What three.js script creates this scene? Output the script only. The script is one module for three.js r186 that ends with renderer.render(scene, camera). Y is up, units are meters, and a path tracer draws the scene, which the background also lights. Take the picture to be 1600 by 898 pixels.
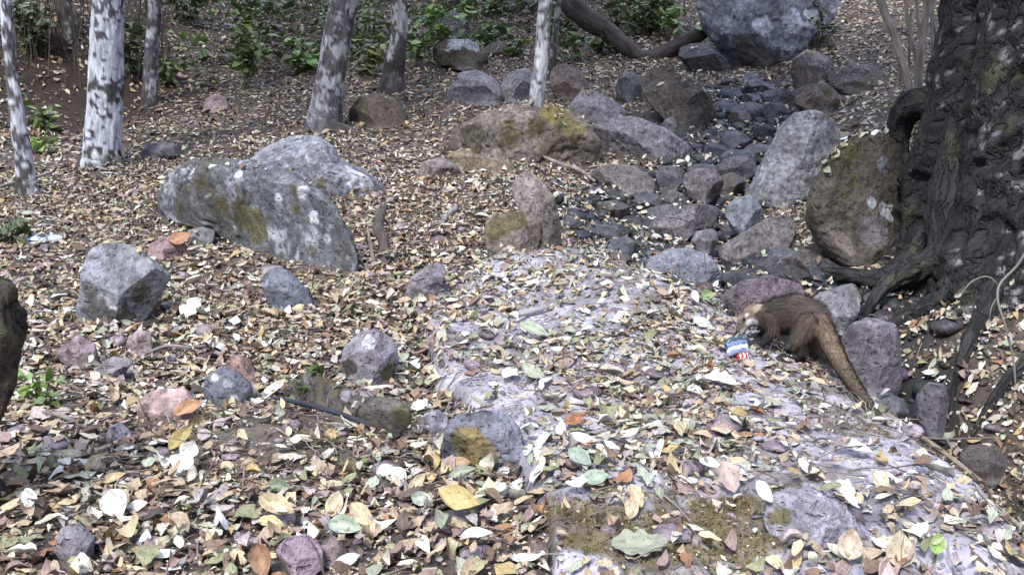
import * as THREE from 'three';
import { mergeVertices } from 'three/addons/utils/BufferGeometryUtils.js';

// ---------- camera, sky, sun, exposure ----------
const W = 1600, H = 898, F = 1715, PITCH = 12 * Math.PI / 180, CAM_H = 1.1;
const scene = new THREE.Scene();
const camera = new THREE.PerspectiveCamera(2 * Math.atan(H / 2 / F) * 180 / Math.PI, W / H, 0.05, 120);
camera.position.set(0, CAM_H, 0);
camera.rotation.x = -PITCH;
camera.updateMatrixWorld();
scene.add(camera);
const renderer = new THREE.WebGLRenderer({ antialias: true });
renderer.toneMapping = THREE.LinearToneMapping;
renderer.toneMappingExposure = 2.05;
renderer.shadowMap.enabled = true;
{
  // overcast sky seen through a gap in the forest: brighter overhead, duller low down
  const w = 128, h = 64, data = new Float32Array(w * h * 4);
  for (let j = 0; j < h; j++) for (let i = 0; i < w; i++) {
    const el = (j + 0.5) / h * Math.PI - Math.PI / 2, up = Math.max(0, Math.sin(el));
    const b = 0.11 + 1.22 * Math.pow(up, 1.3);
    data.set([b * 0.86, b * 0.97, b * 1.34, 1], (j * w + i) * 4);
  }
  const sky = new THREE.DataTexture(data, w, h, THREE.RGBAFormat, THREE.FloatType);
  sky.mapping = THREE.EquirectangularReflectionMapping;
  sky.magFilter = THREE.LinearFilter;
  sky.needsUpdate = true;
  scene.background = sky;
  scene.environment = sky;
}
const sun = new THREE.DirectionalLight(new THREE.Color(1, 0.985, 0.955), 2.5);
sun.position.set(-2.2, 9, 1.6);
sun.target.position.set(0.5, 0, -5);
sun.castShadow = true;
sun.shadow.radius = 22;
sun.shadow.mapSize.set(2048, 2048);
Object.assign(sun.shadow.camera, { left: -12, right: 12, top: 14, bottom: -14, near: 0.5, far: 40 });
scene.add(sun, sun.target);

// ---------- random, noise ----------
function rngOf(seed) {
  let a = seed >>> 0;
  return () => { a = (a + 0x6D2B79F5) | 0; let t = Math.imul(a ^ (a >>> 15), 1 | a); t = (t + Math.imul(t ^ (t >>> 7), 61 | t)) ^ t; return ((t ^ (t >>> 14)) >>> 0) / 4294967296; };
}
function hash3(x, y, z) {
  let h = Math.imul(x, 374761393) ^ Math.imul(y, 668265263) ^ Math.imul(z, 1274126177);
  h = Math.imul(h ^ (h >>> 13), 1274126177);
  return ((h ^ (h >>> 16)) >>> 0) / 4294967296;
}
function noise(x, y, z) {   // value noise in -1..1
  const xi = Math.floor(x), yi = Math.floor(y), zi = Math.floor(z);
  let u = x - xi, v = y - yi, w = z - zi;
  u = u * u * (3 - 2 * u); v = v * v * (3 - 2 * v); w = w * w * (3 - 2 * w);
  const L = (a, b, t) => a + (b - a) * t;
  return 2 * L(
    L(L(hash3(xi, yi, zi), hash3(xi + 1, yi, zi), u), L(hash3(xi, yi + 1, zi), hash3(xi + 1, yi + 1, zi), u), v),
    L(L(hash3(xi, yi, zi + 1), hash3(xi + 1, yi, zi + 1), u), L(hash3(xi, yi + 1, zi + 1), hash3(xi + 1, yi + 1, zi + 1), u), v), w) - 1;
}
function fbm(x, y, z, o = 4) {
  let s = 0, a = 0.5, n = 0;
  for (let i = 0; i < o; i++) { s += a * noise(x, y, z); n += a; a *= 0.5; x = x * 2.03 + 11.3; y = y * 2.03 + 5.7; z = z * 2.03 + 7.1; }
  return s / n;
}
const clamp = (x, a = 0, b = 1) => Math.min(b, Math.max(a, x));
const smooth = (a, b, x) => { const t = clamp((x - a) / (b - a)); return t * t * (3 - 2 * t); };
const mix = (a, b, t) => a + (b - a) * t;
const mix3 = (a, b, t) => [mix(a[0], b[0], t), mix(a[1], b[1], t), mix(a[2], b[2], t)];
const V = (x, y, z) => new THREE.Vector3(x, y, z);

// ---------- from a pixel of the photograph to a place ----------
const SP = Math.sin(PITCH), CP = Math.cos(PITCH);
function ray(px, py) { const a = (px - 800) / F, b = (449 - py) / F; return V(a, -SP + b * CP, -CP - b * SP); }   // at depth 1
function at(px, py, d) { return ray(px, py).multiplyScalar(d).add(V(0, CAM_H, 0)); }
function atPlane(px, py, z) { const r = ray(px, py); return r.multiplyScalar(z / r.z).add(V(0, CAM_H, 0)); }
function toPixel(x, y, z) { const Y = y - CAM_H, d = -Y * SP - z * CP; return [800 + F * x / d, 449 - F * (Y * CP - z * SP) / d, d]; }

// ---------- the lie of the land: a thin plate through points read off the photograph ----------
const GP = [];
for (const [py, row] of [
  [960, [[0, 2.0], [400, 2.05], [800, 2.05], [1200, 2.1], [1600, 2.2]]],
  [820, [[0, 2.45], [400, 2.4], [800, 2.4], [1200, 2.45], [1450, 2.5]]],
  [700, [[0, 2.95], [400, 2.95], [800, 2.95], [1200, 2.95], [1395, 3.02]]],
  [600, [[0, 3.55], [400, 3.55], [800, 3.55], [1100, 3.55], [1240, 3.6]]],
  [500, [[0, 4.3], [400, 4.3], [800, 4.25], [1110, 4.2]]],
  [400, [[0, 5.3], [400, 5.3], [700, 5.2], [880, 5.1]]],
  [300, [[0, 6.8], [400, 6.7], [700, 6.5], [850, 6.4], [950, 6.9]]],
  [200, [[0, 8.8], [300, 9], [600, 8.8], [760, 8.6]]],
  [150, [[200, 10], [450, 10.2], [1120, 9.6], [90, 9.7], [1000, 9.6]]],
  [100, [[350, 11.3], [550, 11.3], [760, 11], [1050, 10.9]]],
  [0, [[60, 10.7], [200, 11.4], [350, 13], [600, 13.2], [800, 13.2], [1000, 12.8], [1400, 11.8]]],
  [60, [[90, 10.2]]],
  [-150, [[-100, 12.6], [400, 15.5], [800, 15.8], [1200, 15.5], [1700, 14]]],
  [-400, [[0, 19], [800, 20], [1600, 19]]],
]) for (const [px, d] of row) GP.push(at(px, py, d));
for (const [px, py, d] of [[1600, 835, 2.75], [1610, 770, 3.4], [1480, 700, 3.75], [1440, 640, 4.2], [1560, 650, 4.2], [1330, 600, 4.3], [1290, 545, 4.55], [1180, 470, 5.0],
  [1100, 440, 5.3], [1000, 380, 6.1], [1160, 400, 5.8], [1230, 440, 5.4], [1080, 320, 6.9], [1180, 280, 7.4], [1050, 230, 8.1], [1150, 210, 8.6],
  [1380, 450, 5.1], [1420, 360, 5.5], [1440, 250, 6.2], [1340, 200, 7.6], [1420, 130, 8.6], [1340, 90, 10], [1400, 40, 10.8], [1330, 300, 6.6], [1600, 500, 5.0], [1720, 400, 5.6], [1850, 300, 6.5]]) GP.push(at(px, py, d));
for (const p of [[-3, 0.08, 0], [3, 0.05, 0], [-3, 0.1, 3], [3, 0.1, 3], [-5, 0.35, -3], [4.2, 0.1, -2.5], [-9, 1.5, -9], [9, 2, -8], [0, 10, -30], [2.02, -0.02, -4.35], [2.2, 0.12, -4.5], [-14, 9, -26], [14, 9, -26]]) GP.push(V(...p));
const tpsK = (r2) => r2 < 1e-12 ? 0 : 0.5 * r2 * Math.log(r2);
const TPS = (() => {
  const n = GP.length, m = n + 3, A = [];
  for (let i = 0; i < n; i++) {
    const r = new Float64Array(m + 1);
    for (let j = 0; j < n; j++) r[j] = tpsK((GP[i].x - GP[j].x) ** 2 + (GP[i].z - GP[j].z) ** 2);
    r[i] += 0.012; r[n] = 1; r[n + 1] = GP[i].x; r[n + 2] = GP[i].z; r[m] = GP[i].y; A.push(r);
  }
  for (let k = 0; k < 3; k++) { const r = new Float64Array(m + 1); for (let j = 0; j < n; j++) r[j] = [1, GP[j].x, GP[j].z][k]; A.push(r); }
  for (let c = 0; c < m; c++) {
    let p = c; for (let r = c + 1; r < m; r++) if (Math.abs(A[r][c]) > Math.abs(A[p][c])) p = r;
    [A[c], A[p]] = [A[p], A[c]];
    for (let r = 0; r < m; r++) if (r !== c) { const k = A[r][c] / A[c][c]; if (k) for (let q = c; q <= m; q++) A[r][q] -= k * A[c][q]; }
  }
  return A.map((r, i) => r[m] / r[i]);
})();
function tps(x, z) {
  const n = GP.length; let s = TPS[n] + TPS[n + 1] * x + TPS[n + 2] * z;
  for (let j = 0; j < n; j++) s += TPS[j] * tpsK((x - GP[j].x) ** 2 + (z - GP[j].z) ** 2);
  return s;
}
// kept on a 5 cm grid
const GX0 = -12, GZ0 = -26, GS = 0.05, GNX = 481, GNZ = 601, GRID = new Float32Array(GNX * GNZ);
for (let j = 0; j < GNZ; j++) for (let i = 0; i < GNX; i++) GRID[j * GNX + i] = tps(GX0 + i * GS, GZ0 + j * GS);
function land(x, z) {
  const u = clamp((x - GX0) / GS, 0, GNX - 1.001), v = clamp((z - GZ0) / GS, 0, GNZ - 1.001), i = u | 0, j = v | 0, a = u - i, b = v - j, k = j * GNX + i;
  return mix(mix(GRID[k], GRID[k + 1], a), mix(GRID[k + GNX], GRID[k + GNX + 1], a), b);
}
function hit(px, py) {   // where the line of sight through a pixel meets the land
  const r = ray(px, py); let d = 0.6, last = 0.6;
  for (; d < 30; last = d, d += 0.04) { const p = at(px, py, d); if (p.y < land(p.x, p.z)) break; }
  let lo = last, hi = d;
  for (let k = 0; k < 18; k++) { const m = (lo + hi) / 2, p = at(px, py, m); if (p.y < land(p.x, p.z)) hi = m; else lo = m; }
  return at(px, py, hi);
}
// the bedrock slab's outline, on the land
const SLAB = [[895, 405], [1000, 432], [1105, 482], [1180, 530], [1240, 578], [1310, 612], [1372, 655], [1440, 712], [1500, 765], [1560, 820], [1630, 868], [1630, 960], [860, 960], [850, 800], [780, 680], [690, 600], [665, 520], [690, 450], [780, 415]]
  .map(([px, py]) => hit(px, py));
function slabIn(x, z) {   // signed distance, positive inside
  let inside = false, best = 1e9;
  for (let i = 0, j = SLAB.length - 1; i < SLAB.length; j = i++) {
    const a = SLAB[i], b = SLAB[j], ex = b.x - a.x, ez = b.z - a.z, t = clamp(((x - a.x) * ex + (z - a.z) * ez) / (ex * ex + ez * ez));
    best = Math.min(best, Math.hypot(x - a.x - t * ex, z - a.z - t * ez));
    if ((a.z > z) !== (b.z > z) && x < (b.x - a.x) * (z - a.z) / (b.z - a.z) + a.x) inside = !inside;
  }
  return inside ? best : -best;
}
const gullyLine = [[1215, 530], [1300, 590], [1372, 640], [1450, 700], [1530, 765], [1640, 850]].map(([x, y]) => hit(x, y));
function gully(x, z) {   // the ditch between the bedrock's edge and the tree
  if (x < 0.6 || z < -6 || z > -1.5) return 0;
  let b = 9; for (let i = 1; i < gullyLine.length; i++) { const a = gullyLine[i - 1], c = gullyLine[i], ex = c.x - a.x, ez = c.z - a.z, t = clamp(((x - a.x - 0.16) * ex + (z - a.z + 0.14) * ez) / (ex * ex + ez * ez)); b = Math.min(b, Math.hypot(x - 0.16 - a.x - t * ex, z + 0.14 - a.z - t * ez)); }
  return 0.36 * smooth(0.5, 0.1, b) * smooth(0.04, -0.08, slabIn(x, z));
}
const humpAt = hit(440, 705);
function groundY(x, z) {
  const far = clamp(-z / 10);
  return land(x, z) - gully(x, z) + 0.075 * Math.exp(-((x - humpAt.x) ** 2 + ((z - humpAt.z) * 0.8) ** 2) / 0.05) + 0.035 * fbm(x * 1.7, 3.1, z * 1.7, 4) * (0.7 + far) + 0.012 * fbm(x * 9, 1.3, z * 9, 3);
}
function terrace(v) { const f = v - Math.floor(v); return 0.022 * (f < 0.12 ? 1 - f / 0.12 : (f - 0.12) / 0.88) ; }   // worn layers, each with a small step
function slabY(x, z, s) {
  const wob = 0.035 * fbm(x * 2.1 + 4, 8.2, z * 2.1, 4), along = x * 0.62 + z * 0.78, across = x * 0.78 - z * 0.62;
  const strata = 0.03 * (1 - Math.abs(noise(across * 7 + 0.6 * noise(along * 2, 1, across * 2), along * 1.3, 4.4))) + 0.008 * fbm(x * 22, 5, z * 22, 3) + terrace(across * 5 + 1.2 * noise(along * 1.5, 3, across) + 0.5 * noise(x * 9, 1, z * 9)) + 0.007 * (noise(x * 14 + 3, 9, z * 14) > 0.35 ? -1 : 0);
  return land(x, z) + 0.012 + wob + strata - 0.5 * smooth(0.02, -0.13, s + 0.03 * fbm(x * 5, 2, z * 5, 3));
}

// ---------- naming ----------
const counts = {};
function numbered(name) { const k = counts[name] = (counts[name] ?? -1) + 1; return k ? `${name}_${String(k).padStart(3, '0')}` : name; }
function tag(o, label, category, group) { o.userData.label = label; o.userData.category = category; if (group) o.userData.group = group; return o; }
function shade(o) { o.castShadow = o.receiveShadow = true; return o; }
function mesh(name, geo, mat, parent) { const m = shade(new THREE.Mesh(geo, mat)); m.name = parent === scene ? numbered(name) : name; parent.add(m); return m; }
function part(name, geo, mat, parent) {
  const same = parent.children.filter((c) => c.name.replace(/_\d{3}$/, '') === name).length, m = shade(new THREE.Mesh(geo, mat));
  m.name = same ? `${name}_${String(same).padStart(3, '0')}` : name; parent.add(m); return m;
}
function thing(name, label, category, pos, group) { const g = new THREE.Group(); g.name = numbered(name); g.position.copy(pos ?? V(0, 0, 0)); tag(g, label, category, group); scene.add(g); return g; }

// ---------- textures ----------
function tileNoise(seed) {
  return (u, v, cells) => {
    const x = u * cells, y = v * cells, xi = Math.floor(x), yi = Math.floor(y); let a = x - xi, b = y - yi; a = a * a * (3 - 2 * a); b = b * b * (3 - 2 * b);
    const h = (i, j) => hash3(((i % cells) + cells) % cells, ((j % cells) + cells) % cells, seed + cells * 7);
    return mix(mix(h(xi, yi), h(xi + 1, yi), a), mix(h(xi, yi + 1), h(xi + 1, yi + 1), a), b);
  };
}
function texture(size, fn, srgb = false) {
  const d = new Uint8Array(size * size * 4);
  for (let j = 0; j < size; j++) for (let i = 0; i < size; i++) { const c = fn(i / size, j / size), k = (j * size + i) * 4; for (let q = 0; q < 3; q++) d[k + q] = clamp(c[q] ?? c[0]) * 255; d[k + 3] = 255; }
  const t = new THREE.DataTexture(d, size, size); t.wrapS = t.wrapT = THREE.RepeatWrapping; t.magFilter = THREE.LinearFilter; t.minFilter = THREE.LinearMipmapLinearFilter; t.generateMipmaps = true;
  if (srgb) t.colorSpace = THREE.SRGBColorSpace;
  t.needsUpdate = true; return t;
}
function tfbm(n, u, v, c0, oct) { let s = 0, a = 0.5, t = 0, c = c0; for (let i = 0; i < oct; i++) { s += a * n(u, v, c); t += a; a *= 0.6; c *= 2; } return s / t; }
const n1 = tileNoise(11), n2 = tileNoise(57), n3 = tileNoise(91);
const TEX = {};
TEX.rock = texture(512, (u, v) => { const g = tfbm(n1, u, v, 6, 7), p = n2(u, v, 128), q = tfbm(n3, u, v, 16, 4); const s = n2(u, v, 44), w = n3(u, v, 27); let c = 0.64 + 0.9 * (g - 0.5); if (p > 0.84) c -= 0.2; if (s > 0.8) c -= 0.28 * smooth(0.8, 0.88, s); if (w > 0.78) c += 0.3 * smooth(0.78, 0.86, w); if (q > 0.6) c += 0.15; return [clamp(c, 0.12, 1)]; });
TEX.rockBump = texture(512, (u, v) => { const g = tfbm(n1, u, v, 6, 7), r = 1 - Math.abs(2 * tfbm(n2, u, v, 5, 4) - 1); return [clamp(g * 0.85 + 0.15 * r - 0.4 * smooth(0.78, 0.9, n2(u, v, 44)) - (n2(u, v, 96) > 0.86 ? 0.2 : 0))]; });
TEX.soil = texture(512, (u, v) => { const g = tfbm(n3, u, v, 10, 6), p = n1(u, v, 170); const c = 0.55 + 0.9 * (g - 0.5) + (p > 0.82 ? 0.3 : 0) - (p < 0.15 ? 0.2 : 0); return [clamp(c, 0.1, 1), clamp(c * 0.98, 0.1, 1), clamp(c * 0.95, 0.1, 1)]; });
TEX.bark = texture(512, (u, v) => { const g = tfbm(n2, u, v * 0.5, 12, 6), f = tfbm(n1, u * 2, v * 0.5, 8, 5); return [clamp(0.65 + 1.0 * (g - 0.5) + 0.5 * (f - 0.5), 0.1, 1)]; });
TEX.crack = texture(512, (u, v) => { const w = tfbm(n1, u, v, 6, 4) * 0.12, a = Math.abs(2 * tfbm(n2, u + w, v * 0.5, 10, 4) - 1), b = tfbm(n3, u, v, 24, 5), p = n1(u, v, 60); let c = 0.25 + 0.75 * smooth(0.02, 0.22, a) * (0.55 + 0.6 * b); if (p > 0.85) c += 0.25; return [clamp(c)]; });
TEX.leaf = texture(128, (u, v) => {
  const s = Math.abs(v - 0.5) * 2, rib = Math.exp(-((s / 0.06) ** 2)), t = u * 9 - s * 2.2, vein = Math.exp(-(((t - Math.round(t)) / 0.09) ** 2)) * smooth(0.02, 0.1, s);
  const m = tfbm(n1, u, v, 5, 5), sp = tfbm(n2, u, v, 12, 3);
  const c = 0.80 + 0.5 * (m - 0.5) + 0.12 * rib + 0.06 * vein - (sp > 0.66 ? 0.25 : 0);
  return [clamp(c), clamp(c * 0.985), clamp(c * 0.96)];
});
const rockMat = new THREE.MeshStandardMaterial({ vertexColors: true, map: TEX.rock, bumpMap: TEX.rockBump, bumpScale: 0.012, roughness: 0.86 });
const wetRockMat = new THREE.MeshStandardMaterial({ vertexColors: true, map: TEX.rock, bumpMap: TEX.rockBump, bumpScale: 0.010, roughness: 0.55 });
const mossMat = new THREE.MeshStandardMaterial({ vertexColors: true, map: TEX.soil, bumpMap: TEX.soil, bumpScale: 0.012, roughness: 0.97 });
const soilMat = new THREE.MeshStandardMaterial({ vertexColors: true, map: TEX.soil, bumpMap: TEX.soil, bumpScale: 0.008, roughness: 0.95 });
const barkMat = new THREE.MeshStandardMaterial({ vertexColors: true, map: TEX.bark, bumpMap: TEX.bark, bumpScale: 0.008, roughness: 0.9 });
const oldBarkMat = new THREE.MeshStandardMaterial({ vertexColors: true, map: TEX.crack, bumpMap: TEX.crack, bumpScale: 0.022, roughness: 0.82 });
const leafMat = new THREE.MeshStandardMaterial({ vertexColors: true, map: TEX.leaf, bumpMap: TEX.leaf, bumpScale: 0.002, roughness: 0.62, side: THREE.DoubleSide });
const greenMat = new THREE.MeshPhysicalMaterial({ vertexColors: true, map: TEX.leaf, roughness: 0.6, transmission: 0.3, thickness: 0, side: THREE.DoubleSide });
const twigMat = new THREE.MeshStandardMaterial({ vertexColors: true, map: TEX.bark, roughness: 0.9 });

// top surface of everything solid, on a 2 cm grid, for the leaves to lie on
const RX0 = -8, RZ0 = -17, RS = 0.02, RNX = 800, RNZ = 850, TOP = new Float32Array(RNX * RNZ).fill(-99), OWNER = new Int16Array(RNX * RNZ).fill(-1), SOLID = [];
const LOWEST = new Float32Array(RNX * RNZ).fill(99);
function splat(geo, owner) {
  const p = geo.attributes.position, idx = geo.index.array, A = V(), B = V(), C = V();
  for (let t = 0; t < idx.length; t += 3) {
    A.fromBufferAttribute(p, idx[t]); B.fromBufferAttribute(p, idx[t + 1]); C.fromBufferAttribute(p, idx[t + 2]);
    const n = Math.min(6, Math.ceil(Math.max(A.distanceTo(B), B.distanceTo(C), C.distanceTo(A)) / 0.014));
    for (let u = 0; u <= n; u++) for (let v = 0; v <= n - u; v++) {
      const a = u / n, b = v / n, c = 1 - a - b, x = A.x * a + B.x * b + C.x * c, y = A.y * a + B.y * b + C.y * c, z = A.z * a + B.z * b + C.z * c, i = Math.round((x - RX0) / RS), j = Math.round((z - RZ0) / RS);
      if (i < 1 || j < 1 || i >= RNX - 1 || j >= RNZ - 1) continue;
      const q = j * RNX + i; if (y > TOP[q]) { TOP[q] = y; OWNER[q] = owner; } if (y < LOWEST[q]) LOWEST[q] = y;
    }
  }
}

// box-projected uv in metres, with a vertex of its own per plane
function boxUV(geo, size = 0.5) {
  const p = geo.attributes.position, n = geo.attributes.normal, c = geo.attributes.color, idx = geo.index.array, map = new Map(), P = [], N = [], C = [], U = [], I = new Uint32Array(idx.length);
  const A = V(), B = V(), Cc = V();
  for (let t = 0; t < idx.length; t += 3) {
    A.fromBufferAttribute(p, idx[t]); B.fromBufferAttribute(p, idx[t + 1]).sub(A); Cc.fromBufferAttribute(p, idx[t + 2]).sub(A); B.cross(Cc);
    const ax = Math.abs(B.x), ay = Math.abs(B.y), az = Math.abs(B.z), m = ax > ay && ax > az ? 0 : ay > az ? 1 : 2;
    for (let k = 0; k < 3; k++) {
      const v = idx[t + k], key = v * 3 + m; let q = map.get(key);
      if (q === undefined) {
        q = P.length / 3; map.set(key, q);
        const x = p.getX(v), y = p.getY(v), z = p.getZ(v);
        P.push(x, y, z); N.push(n.getX(v), n.getY(v), n.getZ(v)); if (c) C.push(c.getX(v), c.getY(v), c.getZ(v));
        const [a, b] = m === 0 ? [z, y] : m === 1 ? [x, z] : [x, y]; U.push(a / size + m * 0.37, b / size + m * 0.21);
      }
      I[t + k] = q;
    }
  }
  const g = new THREE.BufferGeometry();
  g.setAttribute('position', new THREE.Float32BufferAttribute(P, 3)); g.setAttribute('normal', new THREE.Float32BufferAttribute(N, 3)); g.setAttribute('uv', new THREE.Float32BufferAttribute(U, 2));
  if (c) g.setAttribute('color', new THREE.Float32BufferAttribute(C, 3));
  g.setIndex(new THREE.BufferAttribute(I, 1));
  return g;
}
function grid(nu, nv, fn, closeU = false) {   // fn(i, j) -> [x, y, z, r, g, b, u, v]
  const P = [], C = [], U = [], I = [];
  for (let j = 0; j < nv; j++) for (let i = 0; i < nu; i++) { const q = fn(i, j); P.push(q[0], q[1], q[2]); C.push(q[3], q[4], q[5]); U.push(q[6], q[7]); }
  for (let j = 0; j < nv - 1; j++) for (let i = 0; i < nu - 1; i++) { const a = j * nu + i, b = a + 1, c = a + nu, d = c + 1; I.push(a, b, c, b, d, c); }
  const g = new THREE.BufferGeometry();
  g.setAttribute('position', new THREE.Float32BufferAttribute(P, 3)); g.setAttribute('color', new THREE.Float32BufferAttribute(C, 3)); g.setAttribute('uv', new THREE.Float32BufferAttribute(U, 2));
  g.setIndex(I); g.computeVertexNormals();
  if (closeU) { const n = g.attributes.normal; for (let j = 0; j < nv; j++) { const a = j * nu, b = a + nu - 1, s = V(n.getX(a) + n.getX(b), n.getY(a) + n.getY(b), n.getZ(a) + n.getZ(b)).normalize(); n.setXYZ(a, s.x, s.y, s.z); n.setXYZ(b, s.x, s.y, s.z); } }
  return g;
}

// ---------- the setting: soil, bedrock ----------
const bankA = hit(100, 150), creekLine = [[1150, 160], [1150, 215], [1170, 270], [1080, 315], [1010, 375], [1090, 430], [1200, 460], [1300, 560]].map(([x, y]) => hit(x, y));
function creek(x, z) { let b = 9; for (let i = 1; i < creekLine.length; i++) { const a = creekLine[i - 1], c = creekLine[i], ex = c.x - a.x, ez = c.z - a.z, t = clamp(((x - a.x) * ex + (z - a.z) * ez) / (ex * ex + ez * ez)); b = Math.min(b, Math.hypot(x - a.x - t * ex, z - a.z - t * ez)); } return b; }
function soilColor(x, y, z) {
  const a = fbm(x * 2.2, y, z * 2.2, 4), b = fbm(x * 13, 4, z * 13, 3);
  let c = mix3([0.07, 0.054, 0.043], [0.165, 0.132, 0.108], clamp(0.5 + a * 0.9 + b * 0.4));
  const w = smooth(0.75, 0.3, creek(x, z) + 0.2 * a); c = mix3(c, [0.016, 0.016, 0.021], w);
  c = mix3(c, b > 0 ? [0.155, 0.135, 0.072] : [0.21, 0.175, 0.14], smooth(0.32, 0.2, Math.hypot(x - humpAt.x, z - humpAt.z) + 0.12 * a) * 0.8);
  const k = smooth(1.6, 0.7, Math.hypot(x - bankA.x, (z - bankA.z) * 0.9) + 0.5 * a); c = mix3(c, [0.05, 0.03, 0.018], k);
  return c;
}
{
  const nu = 280, nv = 310;
  const g = grid(nu, nv, (i, j) => {
    const z = 2.0 - 28 * Math.pow(j / (nv - 1), 1.75) , half = Math.max(2.2, 1.0 - z * 0.72) , s = i / (nu - 1) * 2 - 1, x = s * half * (1 + 0.6 * Math.pow(Math.abs(s), 6));
    const si = z > -7 && z < 0 ? slabIn(x, z) : -1;
    const y = groundY(x, z) - 0.07 * smooth(0.0, 0.15, si);
    const c = soilColor(x, y, z);
    return [x, y, z, ...c, x / 0.6, z / 0.6];
  });
  const m = mesh('ground', g, soilMat, scene); m.userData.kind = 'structure';
  const nx = 230, nz = 290, bx = [-0.6, 2.3], bz = [-5.5, -1.5];
  const sg = grid(nx, nz, (i, j) => {
    const x = mix(bx[0], bx[1], i / (nx - 1)), z = mix(bz[1], bz[0], j / (nz - 1)), s = slabIn(x, z), y = slabY(x, z, s);
    const a = fbm(x * 3, 1, z * 3, 4), b = fbm(x * 11 + 3, 2, z * 11, 4), along = x * 0.62 + z * 0.78, across = x * 0.78 - z * 0.62, st = noise(across * 14, along * 2, 3);
    let c = mix3([0.25, 0.23, 0.26], [0.50, 0.46, 0.515], clamp(0.5 + a * 0.8 + b * 0.5 + st * 0.15));
    c = mix3(c, [0.17, 0.14, 0.11], 0.7 * smooth(0.1, 0.35, fbm(x * 4 + 9, 7, z * 4, 4) + 0.3 * b));
    if (b > 0.34) c = mix3(c, [0.55, 0.53, 0.55], 0.6);
    for (const [p, r, mc] of slabMoss()) { const q = Math.hypot(x - p.x, z - p.z) / r + 0.55 * fbm(x * 9, 3, z * 9, 4) + 0.35 * fbm(x * 40, 3, z * 40, 2); c = mix3(c, mix3(mc, [0.17, 0.13, 0.09], clamp(0.3 + 1.6 * fbm(x * 30, 1, z * 30, 3))), smooth(1.0, 0.72, q) * clamp(0.85 + 0.9 * fbm(x * 18, 8, z * 18, 3))); }
    return [x, y, z, ...c, x / 0.5, z / 0.5];
  });
  // keep only what shows: cells at or near the slab
  const p = sg.attributes.position, idx = [], src = sg.index.array;
  for (let t = 0; t < src.length; t += 3) if (slabIn(p.getX(src[t]), p.getZ(src[t])) > -0.2) idx.push(src[t], src[t + 1], src[t + 2]);
  sg.setIndex(idx);
  const slab = mesh('bedrock', sg, rockMat, scene); slab.userData.kind = 'structure'; slab.userData.label = 'broad lavender grey bedrock slab under scattered pale leaves';
  for (let j = 0; j < RNZ; j++) for (let i = 0; i < RNX; i++) {
    const x = RX0 + i * RS, z = RZ0 + j * RS, q = j * RNX + i, s = z > -6 ? slabIn(x, z) : -1, y = s > 0 ? slabY(x, z, s) : groundY(x, z);
    TOP[q] = y; OWNER[q] = s > 0 ? 1 : 0;
  }
  SOLID.push({ p: 1 }, { p: 1 });
}
var slabMossList;
function slabMoss() {
  if (!slabMossList) slabMossList = [[1080, 850, 0.2], [950, 850, 0.17], [1160, 850, 0.19], [1020, 885, 0.17], [870, 830, 0.1], [1040, 668, 0.07], [1330, 690, 0.13], [1300, 660, 0.08], [1240, 800, 0.07]].map(([x, y, r], i) => [hit(x, y), r, i < 5 ? [0.125, 0.10, 0.038] : [0.12, 0.10, 0.06]]);
  return slabMossList;
}

// ---------- rocks ----------
const LAV = [0.275, 0.27, 0.31], GREY = [0.23, 0.235, 0.26], PINK = [0.36, 0.27, 0.265], DARK = [0.085, 0.088, 0.105], BLUE = [0.19, 0.215, 0.255], BROWN = [0.17, 0.135, 0.115], ROSE = [0.29, 0.22, 0.23], PURP = [0.17, 0.16, 0.18];
const MOSS = [0.075, 0.062, 0.022], OLIVE = [0.115, 0.10, 0.045], GOLD = [0.22, 0.16, 0.055], PALE = [0.50, 0.50, 0.54], WHITE = [0.72, 0.72, 0.76];
const icoCache = {};
function ico(d) { if (!icoCache[d]) { const g = new THREE.IcosahedronGeometry(1, d); g.deleteAttribute('normal'); g.deleteAttribute('uv'); icoCache[d] = mergeVertices(g, 1e-5); } return icoCache[d]; }
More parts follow.
